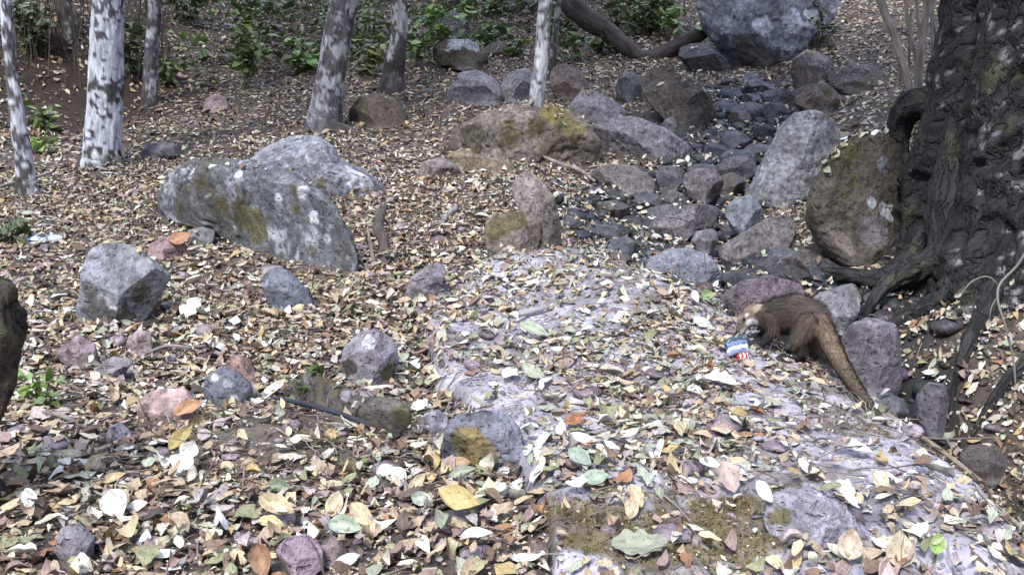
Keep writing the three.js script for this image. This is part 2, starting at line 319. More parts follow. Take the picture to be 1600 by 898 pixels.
// o: outline in pixels; d: distance of its middle (else from where its foot meets the land); thick: half depth over half width; col, col2: tones;
// lichen, moss: amounts; patches: [px, py, radius px, colour]; planes: facets [x, y, z, offset] with z towards the camera
function rock(name, label, group, o) {
  const out = o.o, R = rngOf(1000 + Math.round(out[0][0] * 7 + out[0][1] * 13 + out.length)), seed = R() * 50;
  const xs = out.map((p) => p[0]), ys = out.map((p) => p[1]), x0 = Math.min(...xs), x1 = Math.max(...xs), y0 = Math.min(...ys), y1 = Math.max(...ys), cx = (x0 + x1) / 2;
  let z, T;
  if (o.d) { z = at(cx, (y0 + y1) / 2, o.d).z; T = (o.thick ?? 0.85) * (x1 - x0) / 2 * o.d / F; } else {
    const g = hit(o.fx ?? cx, o.fy ?? y1 - 3); T = (o.thick ?? 0.85) * (x1 - x0) / 2 * (-g.z) / F; z = g.z - T * 0.6;
  }
  let slope = 0, ox = 0;   // a rock that lies aslant: its two feet stand at different distances
  if (o.feet) { const a = hit(...o.feet[0]), b = hit(...o.feet[1]); slope = (b.z - a.z) / (b.x - a.x); T = (o.thick ?? 0.85) * (x1 - x0) / 2 * -(a.z + b.z) / 2 / F; z = a.z - T * 0.6; ox = a.x; }
  const pts = out.map(([x, y]) => { const r = ray(x, y), t = (z - slope * ox) / (r.z - slope * r.x); return [r.x * t, CAM_H + r.y * t]; });
  const wx = pts.map((p) => p[0]), wy = pts.map((p) => p[1]), cX = (Math.min(...wx) + Math.max(...wx)) / 2, cY = (Math.min(...wy) + Math.max(...wy)) / 2, hw = (Math.max(...wx) - Math.min(...wx)) / 2, hh = (Math.max(...wy) - Math.min(...wy)) / 2;
  const sink = o.sink ?? 0.16;
  for (const p of pts) if (p[1] < cY) p[1] -= (cY - p[1]) / hh * hh * 2 * sink;
  const NT = 180, rad = new Float32Array(NT);
  for (let k = 0; k < NT; k++) {
    const th = k / NT * 2 * Math.PI, dx = Math.cos(th), dy = Math.sin(th); let r = 0;
    for (let i = 0, j = pts.length - 1; i < pts.length; j = i++) {
      const ax = pts[j][0] - cX, ay = pts[j][1] - cY, ex = pts[i][0] - pts[j][0], ey = pts[i][1] - pts[j][1], den = dx * ey - dy * ex;
      if (Math.abs(den) < 1e-9) continue;
      const t = (ax * ey - ay * ex) / den, u = (ax * dy - ay * dx) / den;
      if (t > 0 && u >= -1e-6 && u <= 1.000001) r = Math.max(r, t);
    }
    rad[k] = r || hw * 0.5;
  }
  const sm = rad.map((_, k) => (rad[(k + NT - 2) % NT] + 2 * rad[(k + NT - 1) % NT] + 3 * rad[k] + 2 * rad[(k + 1) % NT] + rad[(k + 2) % NT]) / 9);
  const planes = [];
  for (let k = 0; k < (o.facets ?? 8); k++) { const n = V((R() - 0.5) * 2.0, R() * 1.3 - 0.35, 0.35 + R() * 0.8).normalize(); planes.push([n.x, n.y, n.z, 0.60 + R() * 0.24]); }
  for (const p of o.planes ?? []) { const n = V(p[0], p[1], p[2]).normalize(); planes.push([n.x, n.y, n.z, p[3]]); }
  const px = (x1 - x0), det = Math.round(clamp(px * 0.25, 9, 40)), base = ico(det), g = base.clone(), P = g.attributes.position, n = P.count, rough = o.rough ?? 1;
  const size = Math.max(hw, hh);
  for (let k = 0; k < n; k++) {
    const sx = P.getX(k), sy = P.getY(k), sz = P.getZ(k), rho = Math.hypot(sx, sy), th = Math.atan2(sy, sx);
    const f = ((th / (2 * Math.PI) + 1) % 1) * NT, i = f | 0, rr = mix(sm[i % NT], sm[(i + 1) % NT], f - i), rh = Math.pow(rho, o.box ?? 0.8);
    let q = V(Math.cos(th) * rr * rh / hw, Math.sin(th) * rr * rh / hh, Math.sign(sz) * Math.pow(Math.abs(sz), 0.85));
    for (const [a, b, c, d] of planes) { const s = q.x * a + q.y * b + q.z * c - d; if (s > 0) { q.x -= a * s; q.y -= b * s; q.z -= c * s; } }
    let X = q.x * hw, Y = q.y * hh, Z = q.z * T;
    const S = 1.6 / size, w1 = fbm(X * S + seed, Y * S, Z * S, 3), w2 = fbm(X * S * 4 + seed, Y * S * 4, Z * S * 4, 4), w3 = 1 - Math.abs(noise(X * S * 2.5 + seed, Y * S * 2.5 + 9, Z * S * 2.5));
    const layer = o.layers ? o.layers * size * (noise(2, seed, (Y + 0.25 * X + 0.06 * w1) * 30) > 0 ? 1 : 0) : 0;
    const dsp = size * rough * (0.045 * w1 + 0.03 * w2 - 0.022 * (w3 > 0.93 && w1 > 0.05 ? (w3 - 0.93) / 0.07 : 0) + 0.02 * fbm(X * S * 11 + seed, Y * S * 11, Z * S * 11, 2)) + layer;
    const L = Math.hypot(q.x, q.y, q.z) || 1;
    if (q.y < 0) Z *= 1 / Math.pow(Math.max(0.35, Math.sqrt(Math.max(0, 1 - q.y * q.y))), o.under ?? 0.5);
    P.setXYZ(k, cX + X + q.x / L * dsp, cY + Y + q.y / L * dsp, z + slope * (cX + X - ox) + Z + q.z / L * dsp);
  }
  g.computeVertexNormals();
  const patches = (o.patches ?? []).map(([x, y, r, c, hard]) => {
    let best = 1e9, bp = V();
    for (let k = 0; k < n; k += 1) { if (g.attributes.normal.getZ(k) < -0.1) continue; const t = toPixel(P.getX(k), P.getY(k), P.getZ(k)), e = Math.hypot(t[0] - x, t[1] - y); if (e < best) { best = e; bp.set(P.getX(k), P.getY(k), P.getZ(k)); } }
    return [bp, r * -z / F, c];
  });
  const speck = o.speck ?? 0.4 + 0.6 * R(), C = new Float32Array(n * 3), col = o.col ?? LAV, col2 = o.col2 ?? mix3(col, [0.12, 0.10, 0.10], 0.45), lt = 0.46 - 0.4 * (o.lichen ?? 0), mt = 0.5 - 0.55 * (o.moss ?? 0);
  for (let k = 0; k < n; k++) {
    const x = P.getX(k), y = P.getY(k), zz = P.getZ(k), a = fbm(x * 4 + seed, y * 4, zz * 4, 4), b = fbm(x * 16 + seed, y * 16, zz * 16, 4), e = fbm(x * 45, y * 45 + seed, zz * 45, 3);
    let c = mix3(col, col2, clamp(0.42 + a * 1.0 + b * 0.7));
    c = c.map((v) => v * clamp(1.06 + speck * e, 0.45, 1.7));
    if (o.lichen) { const l = fbm(x * 8 + 3 + seed, y * 8, zz * 8, 4) + 0.35 * e; if (l > lt) c = mix3(c, l > lt + 0.16 ? PALE : mix3(PALE, col, 0.45), 0.85); }
    if (o.moss) { const l = fbm(x * 5 + 31, y * 5 + seed, zz * 5, 5) + 0.25 * e; c = mix3(c, e > 0.1 ? OLIVE : MOSS, smooth(mt, mt + 0.08, l) * 0.92); }
    for (const [p, r, pc] of patches) { const q = Math.hypot(x - p.x, y - p.y, zz - p.z) / r + 0.5 * b + 0.3 * e; c = mix3(c, e > 0.15 ? [pc[0] * 1.25, pc[1] * 1.25, pc[2] * 1.25] : pc, smooth(1.0, 0.86, q) * 0.95); }
    C.set(c, k * 3);
  }
  g.setAttribute('color', new THREE.BufferAttribute(C, 3));
  const owner = SOLID.length; SOLID.push({ p: o.leaves ?? 0.12, steep: o.steep ?? 0.58 }); splat(g, owner);
  const m = mesh(name, boxUV(g, o.uv ?? 0.45), o.wet ? wetRockMat : rockMat, scene);
  return tag(m, label, 'rock', group);
}
const B = 'boulders in the creek and on its banks', S = 'smaller stones among the leaves', K = 'stones in the creek bed';
// left bank
rock('boulder', 'long grey boulder blotched with pale lichen, largest on the leafy bank', B, { o: [[252, 330], [250, 300], [272, 264], [291, 250], [330, 246], [372, 252], [425, 262], [470, 282], [502, 302], [528, 332], [548, 366], [561, 405], [562, 438], [540, 446], [500, 444], [440, 418], [380, 385], [330, 352], [285, 345]], feet: [[275, 350], [545, 442]], thick: 0.42, facets: 2, col: [0.16, 0.165, 0.18], col2: [0.09, 0.085, 0.075], lichen: 0.42, moss: 0.2, sink: 0.05, leaves: 0.05, patches: [[375, 330, 26, MOSS], [350, 325, 20, MOSS], [395, 350, 28, OLIVE], [300, 268, 7, WHITE], [373, 272, 8, WHITE], [490, 338, 10, WHITE], [330, 258, 6, WHITE], [435, 310, 8, PALE], [510, 375, 9, PALE], [470, 300, 9, PALE]] });
rock('boulder', 'smooth lavender boulder with one chalk white patch, just behind the long lichen-blotched boulder', B, { o: [[385, 258], [400, 238], [433, 216], [462, 207], [494, 211], [517, 229], [532, 252], [562, 266], [592, 284], [608, 300], [610, 330], [585, 350], [520, 350], [440, 330], [395, 290]], d: 6.55, thick: 0.6, col: [0.29, 0.30, 0.345], col2: [0.20, 0.19, 0.22], lichen: 0.15, sink: 0.05, leaves: 0.04, patches: [[555, 275, 20, WHITE], [572, 288, 14, WHITE], [545, 262, 8, PALE], [500, 285, 10, OLIVE]] });
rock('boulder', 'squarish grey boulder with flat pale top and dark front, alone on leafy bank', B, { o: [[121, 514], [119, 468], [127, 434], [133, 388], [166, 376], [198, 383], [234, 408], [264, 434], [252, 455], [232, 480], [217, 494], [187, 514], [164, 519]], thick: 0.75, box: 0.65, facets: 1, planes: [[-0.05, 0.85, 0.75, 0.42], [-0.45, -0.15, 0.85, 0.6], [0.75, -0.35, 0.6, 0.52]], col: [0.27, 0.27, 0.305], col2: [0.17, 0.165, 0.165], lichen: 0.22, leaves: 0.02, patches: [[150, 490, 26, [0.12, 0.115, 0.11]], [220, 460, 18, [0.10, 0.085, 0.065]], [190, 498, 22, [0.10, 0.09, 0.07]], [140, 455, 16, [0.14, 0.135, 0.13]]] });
rock('stone', 'blue grey wedge-shaped stone just below the end of the long lichen-blotched boulder', S, { o: [[406, 432], [427, 418], [448, 423], [477, 452], [490, 470], [468, 481], [437, 485], [416, 470]], col: BLUE, thick: 0.7, leaves: 0.03 });
rock('stone', 'layered purple stone tapering to a point, standing on the leaves left of the bedrock', S, { o: [[630, 460], [640, 436], [667, 418], [690, 406], [696, 422], [690, 440], [696, 462], [670, 472], [648, 478]], col: [0.26, 0.225, 0.25], layers: 0.05, thick: 0.6, leaves: 0.02 });
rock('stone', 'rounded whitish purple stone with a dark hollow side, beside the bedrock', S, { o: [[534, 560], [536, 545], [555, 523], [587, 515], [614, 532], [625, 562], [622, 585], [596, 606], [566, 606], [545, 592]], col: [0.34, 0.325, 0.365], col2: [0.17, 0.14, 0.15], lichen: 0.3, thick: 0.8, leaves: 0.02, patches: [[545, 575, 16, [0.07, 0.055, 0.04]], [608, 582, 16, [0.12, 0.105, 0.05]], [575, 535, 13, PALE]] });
rock('stone', 'dark conglomerate stone spotted with round grey lichen, beside an orange pink stone', S, { o: [[318, 605], [322, 590], [345, 574], [372, 582], [390, 600], [395, 622], [380, 642], [345, 646], [322, 632]], col: [0.15, 0.15, 0.18], lichen: 0.3, thick: 0.7, leaves: 0, patches: [[367, 622, 8, PALE], [355, 600, 9, [0.3, 0.32, 0.36]], [335, 590, 7, PALE]] });
rock('stone', 'orange pink pointed stone leaning behind the spotted conglomerate stone', S, { o: [[352, 575], [360, 556], [376, 554], [392, 578], [402, 590], [438, 600], [432, 622], [404, 634], [376, 610]], col: [0.42, 0.27, 0.22], d: 3.62, thick: 0.6, leaves: 0.05 });
rock('stone', 'broad flat pink stone lying in leaves, with a curled orange leaf at its edge', S, { o: [[213, 636], [216, 626], [235, 611], [262, 607], [286, 608], [303, 626], [310, 645], [290, 664], [262, 676], [246, 680], [220, 660]], col: [0.42, 0.30, 0.275], col2: [0.30, 0.21, 0.21], thick: 0.55, leaves: 0, facets: 2, planes: [[0, 0.7, 0.7, 0.55]] });
rock('stone', 'long dark mossy stone with a dark stick lying along its foot', S, { o: [[450, 612], [452, 596], [470, 582], [500, 588], [535, 608], [572, 626], [615, 624], [642, 638], [641, 662], [604, 690], [572, 694], [522, 668], [474, 644]], col: [0.13, 0.115, 0.10], col2: [0.07, 0.06, 0.05], moss: 0.5, thick: 0.4, feet: [[470, 650], [600, 692]], leaves: 0.1, patches: [[545, 612, 16, [0.28, 0.25, 0.27]], [480, 592, 10, [0.24, 0.22, 0.23]], [625, 650, 18, OLIVE]] });
rock('stone', 'grey blue stone with a golden lichen patch on its front, among foreground leaves', S, { o: [[684, 735], [686, 700], [695, 670], [716, 650], [760, 644], [798, 648], [816, 680], [822, 708], [816, 726], [780, 736], [730, 742]], col: [0.22, 0.22, 0.265], col2: [0.15, 0.145, 0.165], thick: 0.7, box: 0.7, leaves: 0.01, planes: [[0.05, 0.1, 1, 0.62], [0, 0.85, 0.5, 0.66]], patches: [[735, 700, 36, GOLD], [715, 690, 18, OLIVE], [765, 715, 14, [0.2, 0.16, 0.09]]] });
rock('stone', 'rough pink stone half buried in the foreground leaves', S, { o: [[427, 872], [430, 858], [445, 843], [480, 838], [502, 858], [506, 882], [476, 900], [440, 898]], col: [0.36, 0.27, 0.30], thick: 0.8, leaves: 0.05 });
rock('stone', 'brownish pink stone behind the rough pink foreground stone', S, { o: [[502, 850], [515, 838], [538, 846], [545, 866], [530, 880], [508, 876]], col: [0.27, 0.21, 0.20], thick: 0.9, leaves: 0.2 });
rock('stone', 'pale lavender stone tucked against the left side of the golden-patched stone', S, { o: [[654, 668], [662, 648], [684, 640], [700, 652], [696, 682], [672, 692]], d: 3.05, col: [0.36, 0.34, 0.40], thick: 0.7, leaves: 0.03 });
rock('stone', 'flat dull pink stone lying to the right of the golden-patched stone', S, { o: [[812, 682], [820, 664], [852, 658], [884, 664], [880, 682], [850, 692]], col: [0.33, 0.255, 0.26], thick: 0.7, leaves: 0.15 });
rock('stone', 'reddish pink lumpy stone right of the squarish grey boulder', S, { o: [[230, 398], [234, 380], [261, 368], [287, 379], [292, 400], [268, 410], [244, 408]], col: [0.33, 0.22, 0.22], thick: 0.7, leaves: 0.1 });
rock('stone', 'small grey stone in the leaves in front of the long lichen-blotched boulder', S, { o: [[290, 374], [294, 360], [314, 355], [334, 360], [335, 377], [312, 384]], col: [0.23, 0.235, 0.255], thick: 0.7, leaves: 0.05 });
rock('stone', 'reddish broken stone in front of the squarish grey boulder', S, { o: [[88, 556], [92, 542], [120, 524], [146, 538], [152, 566], [122, 574]], col: ROSE, thick: 0.7, leaves: 0.1 });
rock('stone', 'dusty purple wedge stone between two pink stones on the leafy bank', S, { o: [[142, 588], [148, 576], [174, 558], [208, 563], [190, 586], [160, 597]], col: [0.28, 0.245, 0.26], thick: 0.7, leaves: 0.1 });
rock('stone', 'small upright pink stone under the front edge of the squarish grey boulder', S, { o: [[196, 546], [198, 532], [214, 515], [234, 520], [238, 548], [214, 554]], col: [0.40, 0.31, 0.31], thick: 0.7, leaves: 0.05, box: 0.65 });
rock('stone', 'small salmon pink stone alone on the far leafy slope', S, { o: [[316, 172], [320, 154], [336, 147], [352, 152], [360, 170], [340, 178]], col: [0.44, 0.32, 0.31], thick: 0.8, leaves: 0.02 });
rock('stone', 'low purple stone behind the long boulder, half covered in leaves', S, { o: [[216, 240], [226, 228], [250, 221], [276, 226], [282, 242], [250, 250]], col: PURP, thick: 0.7, leaves: 0.15 });
rock('stone', 'mauve stone nearest the left mossy stump, low in the leaf litter', S, { o: [[52, 700], [64, 684], [92, 680], [112, 694], [104, 712], [74, 716]], col: [0.275, 0.235, 0.25], thick: 0.8, leaves: 0.25 });
rock('stone', 'lilac stone below the broad flat pink stone', S, { o: [[164, 690], [168, 668], [186, 660], [205, 676], [202, 698], [180, 704]], col: [0.32, 0.295, 0.335], thick: 0.7, leaves: 0.1 });
rock('stone', 'purple grey stone beneath the two white leaves low on the left', S, { o: [[86, 856], [92, 826], [120, 818], [146, 842], [142, 872], [108, 880]], col: [0.265, 0.24, 0.26], thick: 0.8, leaves: 0.2 });
// middle
rock('boulder', 'mossy fractured block standing on the left end of the bedrock', B, { o: [[757, 370], [758, 346], [790, 332], [828, 330], [848, 346], [846, 370], [838, 388], [816, 414], [786, 412], [762, 392]], thick: 0.7, box: 0.6, col: [0.25, 0.20, 0.17], col2: [0.14, 0.115, 0.085], moss: 0.3, leaves: 0.02, planes: [[-0.3, 0.1, 1, 0.6], [0.8, 0, 0.6, 0.6]], patches: [[775, 355, 22, OLIVE], [800, 345, 22, OLIVE], [815, 370, 13, [0.33, 0.28, 0.26]]] });
rock('boulder', 'tall leaning brown grey slab of rock behind the mossy fractured block', B, { o: [[800, 300], [800, 276], [826, 267], [850, 284], [868, 312], [882, 352], [877, 392], [858, 406], [838, 400], [822, 350]], fy: 402, fx: 858, thick: 0.55, box: 0.65, col: [0.30, 0.25, 0.235], col2: [0.17, 0.14, 0.12], leaves: 0.02, planes: [[0.3, 0, 1, 0.55]] });
rock('stone', 'low rounded grey brown stone in the leaves above the mossy fractured block', S, { o: [[650, 274], [660, 252], [690, 246], [714, 258], [728, 276], [700, 284], [668, 284]], col: [0.22, 0.185, 0.18], thick: 0.7, leaves: 0.05 });
rock('stone', 'flat ochre brown stone with a peaked end, behind the low rounded grey brown stone', S, { o: [[694, 246], [718, 230], [740, 240], [800, 252], [806, 266], [760, 270], [716, 262]], d: 7.1, col: [0.25, 0.20, 0.13], moss: 0.2, thick: 0.5, leaves: 0.15 });
rock('stone', 'dark brown mossy lump of rock at the foot of the curving grey trunk', S, { o: [[543, 186], [545, 172], [561, 152], [588, 146], [617, 154], [636, 177], [630, 193], [600, 199], [560, 195]], col: [0.115, 0.09, 0.07], moss: 0.45, thick: 0.8, leaves: 0.04 });
rock('boulder', 'rounded brown boulder with a pale leaf-strewn top, back of the leafy bank', B, { o: [[675, 90], [677, 70], [694, 60], [732, 62], [757, 78], [769, 97], [764, 110], [718, 108], [684, 97]], col: [0.145, 0.125, 0.10], col2: [0.08, 0.07, 0.05], moss: 0.25, thick: 0.8, leaves: 0.05, patches: [[712, 66, 18, PALE], [738, 70, 15, PALE]] });
rock('boulder', 'smooth purple grey boulder just in front of the rounded brown boulder', B, { o: [[696, 152], [700, 138], [717, 114], [744, 107], [771, 122], [794, 147], [784, 160], [748, 165], [704, 162]], col: [0.28, 0.265, 0.295], thick: 0.8, leaves: 0.02 });
rock('boulder', 'flat pale purple rock between the smooth purple boulder and the thin white trunk', B, { o: [[778, 140], [792, 114], [820, 106], [846, 118], [850, 150], [820, 162], [790, 158]], col: [0.28, 0.27, 0.29], thick: 0.8, leaves: 0.2 });
rock('boulder', 'grey boulder half hidden by bright green leaves at the back of the bank', B, { o: [[680, 44], [686, 22], [712, 14], [731, 30], [738, 54], [710, 62]], col: [0.15, 0.145, 0.14], moss: 0.2, d: 12, leaves: 0.05 });
rock('boulder', 'dark mossy hump of rock right of the rounded brown boulder', B, { o: [[752, 84], [762, 66], [790, 64], [816, 84], [820, 104], [780, 106]], col: [0.10, 0.085, 0.055], moss: 0.6, d: 11.3, leaves: 0.08 });
rock('boulder', 'wide moss-topped rocky mound that the thin white trunk stands on', B, { o: [[700, 225], [706, 202], [750, 180], [800, 168], [845, 162], [885, 172], [914, 192], [936, 218], [942, 244], [905, 264], [845, 268], [770, 246], [715, 236]], d: 7.7, thick: 0.5, col: [0.24, 0.20, 0.19], col2: [0.12, 0.10, 0.08], moss: 0.42, leaves: 0.6, rough: 1.5, patches: [[868, 176, 24, [0.19, 0.16, 0.05]], [895, 200, 20, [0.16, 0.13, 0.05]], [740, 215, 22, [0.10, 0.085, 0.06]], [860, 235, 24, [0.12, 0.09, 0.065]]] });
// creek
rock('boulder', 'round reddish brown boulder right behind the thin white trunk', B, { o: [[858, 120], [861, 104], [884, 99], [912, 114], [920, 134], [902, 155], [877, 156], [862, 138]], d: 9.6, col: [0.17, 0.125, 0.115], thick: 0.9, leaves: 0.02 });
rock('boulder', 'purple pointed rock in front of the round reddish brown boulder', B, { o: [[888, 176], [892, 160], [912, 140], [934, 144], [962, 160], [984, 174], [976, 188], [934, 190], [900, 188]], col: [0.24, 0.22, 0.245], thick: 0.7, leaves: 0.05 });
rock('boulder', 'long dark boulder with dry leaves along its sloping top, mid creek', B, { o: [[1001, 135], [1003, 114], [1018, 102], [1048, 106], [1088, 124], [1106, 146], [1122, 176], [1127, 201], [1102, 212], [1062, 208], [1042, 188], [1014, 160]], d: 8.9, col: [0.155, 0.13, 0.115], col2: [0.075, 0.065, 0.055], moss: 0.15, thick: 0.7, leaves: 0.8, steep: 0.35 });
rock('boulder', 'broad flat purple grey boulder sloping down to the creek stones', B, { o: [[925, 200], [934, 190], [967, 183], [1002, 186], [1042, 203], [1080, 228], [1103, 249], [1094, 257], [1042, 258], [985, 250], [940, 232]], d: 8.0, col: [0.235, 0.22, 0.25], col2: [0.16, 0.145, 0.16], thick: 0.7, leaves: 0.07 });
rock('boulder', 'dark elongated boulder under the U-shaped fallen log', B, { o: [[1060, 88], [1064, 72], [1080, 63], [1102, 67], [1135, 92], [1160, 124], [1150, 135], [1112, 134], [1078, 106]], d: 10.6, col: [0.13, 0.125, 0.13], col2: [0.075, 0.07, 0.07], thick: 0.7, leaves: 0.05 });
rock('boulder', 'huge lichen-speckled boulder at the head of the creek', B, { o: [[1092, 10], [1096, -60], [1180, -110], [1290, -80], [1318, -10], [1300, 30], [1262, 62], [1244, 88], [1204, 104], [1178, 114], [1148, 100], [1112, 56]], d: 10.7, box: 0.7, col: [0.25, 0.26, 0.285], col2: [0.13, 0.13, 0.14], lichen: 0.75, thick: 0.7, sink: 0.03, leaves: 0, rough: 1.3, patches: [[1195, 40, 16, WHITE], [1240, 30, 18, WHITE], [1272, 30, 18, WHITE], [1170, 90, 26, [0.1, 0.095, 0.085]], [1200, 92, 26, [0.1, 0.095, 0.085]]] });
rock('boulder', 'pinkish brown block wedged under the right side of the huge lichen-speckled boulder', B, { o: [[1237, 112], [1240, 92], [1262, 76], [1290, 84], [1302, 98], [1292, 130], [1262, 138], [1244, 132]], d: 9.0, col: [0.30, 0.24, 0.22], thick: 0.8, leaves: 0.1, box: 0.65 });
rock('boulder', 'brown broken rock below the pinkish brown block, with a black gap under it', B, { o: [[1242, 160], [1246, 138], [1290, 128], [1326, 160], [1312, 180], [1262, 176]], col: [0.17, 0.135, 0.105], moss: 0.2, thick: 0.8, leaves: 0.08 });
rock('boulder', 'dark ledge of rock covered with leaves, below the slender bare stems', B, { o: [[1292, 132], [1296, 112], [1340, 100], [1378, 104], [1394, 134], [1372, 146], [1312, 146]], col: [0.12, 0.105, 0.09], moss: 0.25, thick: 0.8, leaves: 0.4 });
rock('stone', 'small tilted grey stone at the foot of the huge lichen-speckled boulder', S, { o: [[1158, 122], [1166, 108], [1186, 118], [1212, 142], [1206, 152], [1176, 146]], d: 9.9, col: [0.27, 0.25, 0.27], thick: 0.6, leaves: 0.02 });
rock('boulder', 'large smooth pale boulder standing beside the dark creek stones', B, { o: [[1163, 308], [1182, 274], [1206, 234], [1222, 200], [1243, 177], [1273, 171], [1300, 183], [1321, 212], [1312, 246], [1280, 282], [1258, 306], [1210, 322]], thick: 0.7, fy: 316, fx: 1215, col: [0.32, 0.315, 0.34], col2: [0.20, 0.195, 0.205], lichen: 0.12, leaves: 0, sink: 0.06 });
rock('boulder', 'large round mossy boulder with a white streak, against the big dark tree', B, { o: [[1262, 345], [1264, 314], [1272, 292], [1296, 244], [1332, 216], [1372, 206], [1404, 222], [1412, 262], [1412, 322], [1404, 360], [1380, 388], [1346, 411], [1314, 410], [1286, 388]], thick: 0.75, fy: 408, fx: 1330, col: [0.13, 0.108, 0.085], col2: [0.07, 0.06, 0.04], moss: 0.6, leaves: 0.6, steep: 0.42, sink: 0.04, facets: 3, patches: [[1378, 325, 14, PALE], [1392, 335, 14, WHITE], [1365, 318, 9, PALE], [1312, 385, 22, [0.23, 0.19, 0.16]], [1290, 370, 18, [0.22, 0.18, 0.15]], [1380, 255, 14, [0.17, 0.175, 0.19]], [1370, 360, 26, [0.18, 0.16, 0.165]]] });
rock('stone', 'blue grey rounded stone with a flat top, in front of the large pale boulder', K, { o: [[1133, 336], [1136, 324], [1148, 312], [1174, 304], [1190, 322], [1197, 340], [1180, 360], [1161, 364], [1144, 352]], d: 6.0, col: [0.22, 0.235, 0.275], thick: 0.8, leaves: 0 });
rock('boulder', 'brown grey slab leaning up from the creek below the large pale boulder', B, { o: [[1122, 396], [1130, 384], [1160, 366], [1198, 342], [1246, 336], [1250, 348], [1228, 390], [1196, 420], [1150, 428]], d: 5.75, col: [0.185, 0.165, 0.165], thick: 0.55, leaves: 0.02, facets: 3 });
rock('boulder', 'purple grey rounded boulder with dark cracks, beside the upper edge of the bedrock', B, { o: [[1008, 420], [1014, 406], [1042, 391], [1077, 388], [1112, 402], [1129, 430], [1129, 458], [1096, 468], [1056, 446], [1024, 436]], d: 5.2, col: [0.24, 0.245, 0.29], col2: [0.155, 0.155, 0.18], thick: 0.7, leaves: 0.02 });
rock('stone', 'thin dark slate slab tilted in the creek bed', K, { o: [[1012, 356], [1020, 344], [1062, 326], [1094, 319], [1131, 326], [1116, 350], [1068, 368], [1022, 380]], d: 6.2, col: [0.12, 0.105, 0.12], thick: 0.6, wet: 1, leaves: 0.06, layers: 0.02 });
rock('stone', 'small mauve stone between the dark slate slab and the leaning brown grey slab', K, { o: [[1080, 376], [1088, 362], [1122, 355], [1124, 378], [1112, 394], [1090, 390]], d: 5.75, col: [0.215, 0.20, 0.225], thick: 0.8, leaves: 0.03 });
rock('stone', 'grey stone behind the coati\'s back', K, { o: [[1268, 478], [1274, 464], [1310, 449], [1342, 443], [1349, 466], [1336, 492], [1308, 516], [1276, 506]], d: 4.75, col: [0.235, 0.23, 0.25], thick: 0.7, leaves: 0.01, facets: 4 });
rock('boulder', 'rounded purple boulder behind the coati\'s tail', B, { o: [[1316, 545], [1318, 528], [1336, 506], [1362, 496], [1400, 506], [1414, 532], [1416, 570], [1412, 604], [1372, 620], [1330, 606]], d: 4.4, col: [0.205, 0.18, 0.20], col2: [0.13, 0.115, 0.13], thick: 0.75, leaves: 0.01 });
rock('stone', 'dark purple grey stone sunk in leaves between the bedrock and the tree roots', K, { o: [[1430, 650], [1434, 620], [1452, 598], [1476, 600], [1484, 630], [1478, 668], [1448, 676]], d: 4.0, col: [0.12, 0.105, 0.125], thick: 0.8, leaves: 0.05 });
rock('boulder', 'low dark purple rock beyond the coati\'s head', B, { o: [[1108, 494], [1122, 470], [1160, 442], [1204, 430], [1252, 446], [1262, 480], [1200, 500], [1140, 508]], d: 4.95, col: [0.14, 0.11, 0.125], thick: 0.6, leaves: 0.03 });
rock('stone', 'brown grey stone at the left end of the row above the creek bend', K, { o: [[919, 282], [930, 264], [952, 257], [994, 261], [1024, 282], [1020, 300], [960, 305], [926, 298]], d: 6.9, col: [0.185, 0.165, 0.165], thick: 0.7, leaves: 0.02 });
rock('stone', 'small dark blue stone, middle one of the row above the creek bend', K, { o: [[1024, 274], [1030, 262], [1048, 258], [1066, 266], [1068, 284], [1050, 300], [1030, 294]], d: 6.95, col: [0.085, 0.09, 0.115], thick: 0.9, leaves: 0, wet: 1 });
rock('stone', 'rounded purple brown stone, right one of the row above the creek bend', K, { o: [[1066, 284], [1072, 272], [1090, 263], [1121, 266], [1132, 286], [1126, 306], [1096, 314], [1074, 304]], d: 6.9, col: [0.17, 0.145, 0.165], thick: 0.8, leaves: 0 });
rock('stone', 'flat dark stone beside the foot of the large smooth pale boulder', K, { o: [[1120, 264], [1130, 250], [1150, 243], [1182, 250], [1186, 266], [1156, 282], [1130, 278]], d: 7.4, col: [0.09, 0.08, 0.09], thick: 0.8, leaves: 0.05, wet: 1 });
rock('stone', 'grey angular stone in the shade behind the broad flat purple boulder', K, { o: [[960, 140], [966, 122], [984, 112], [1002, 120], [1004, 150], [984, 160]], d: 9.4, col: [0.17, 0.165, 0.18], thick: 0.8, leaves: 0.04 });
rock('stone', 'small pointed grey stone leaning on the long dark boulder', K, { o: [[1030, 200], [1040, 186], [1054, 180], [1058, 196], [1052, 208], [1036, 208]], d: 8.3, col: [0.21, 0.19, 0.21], thick: 0.7, leaves: 0 });
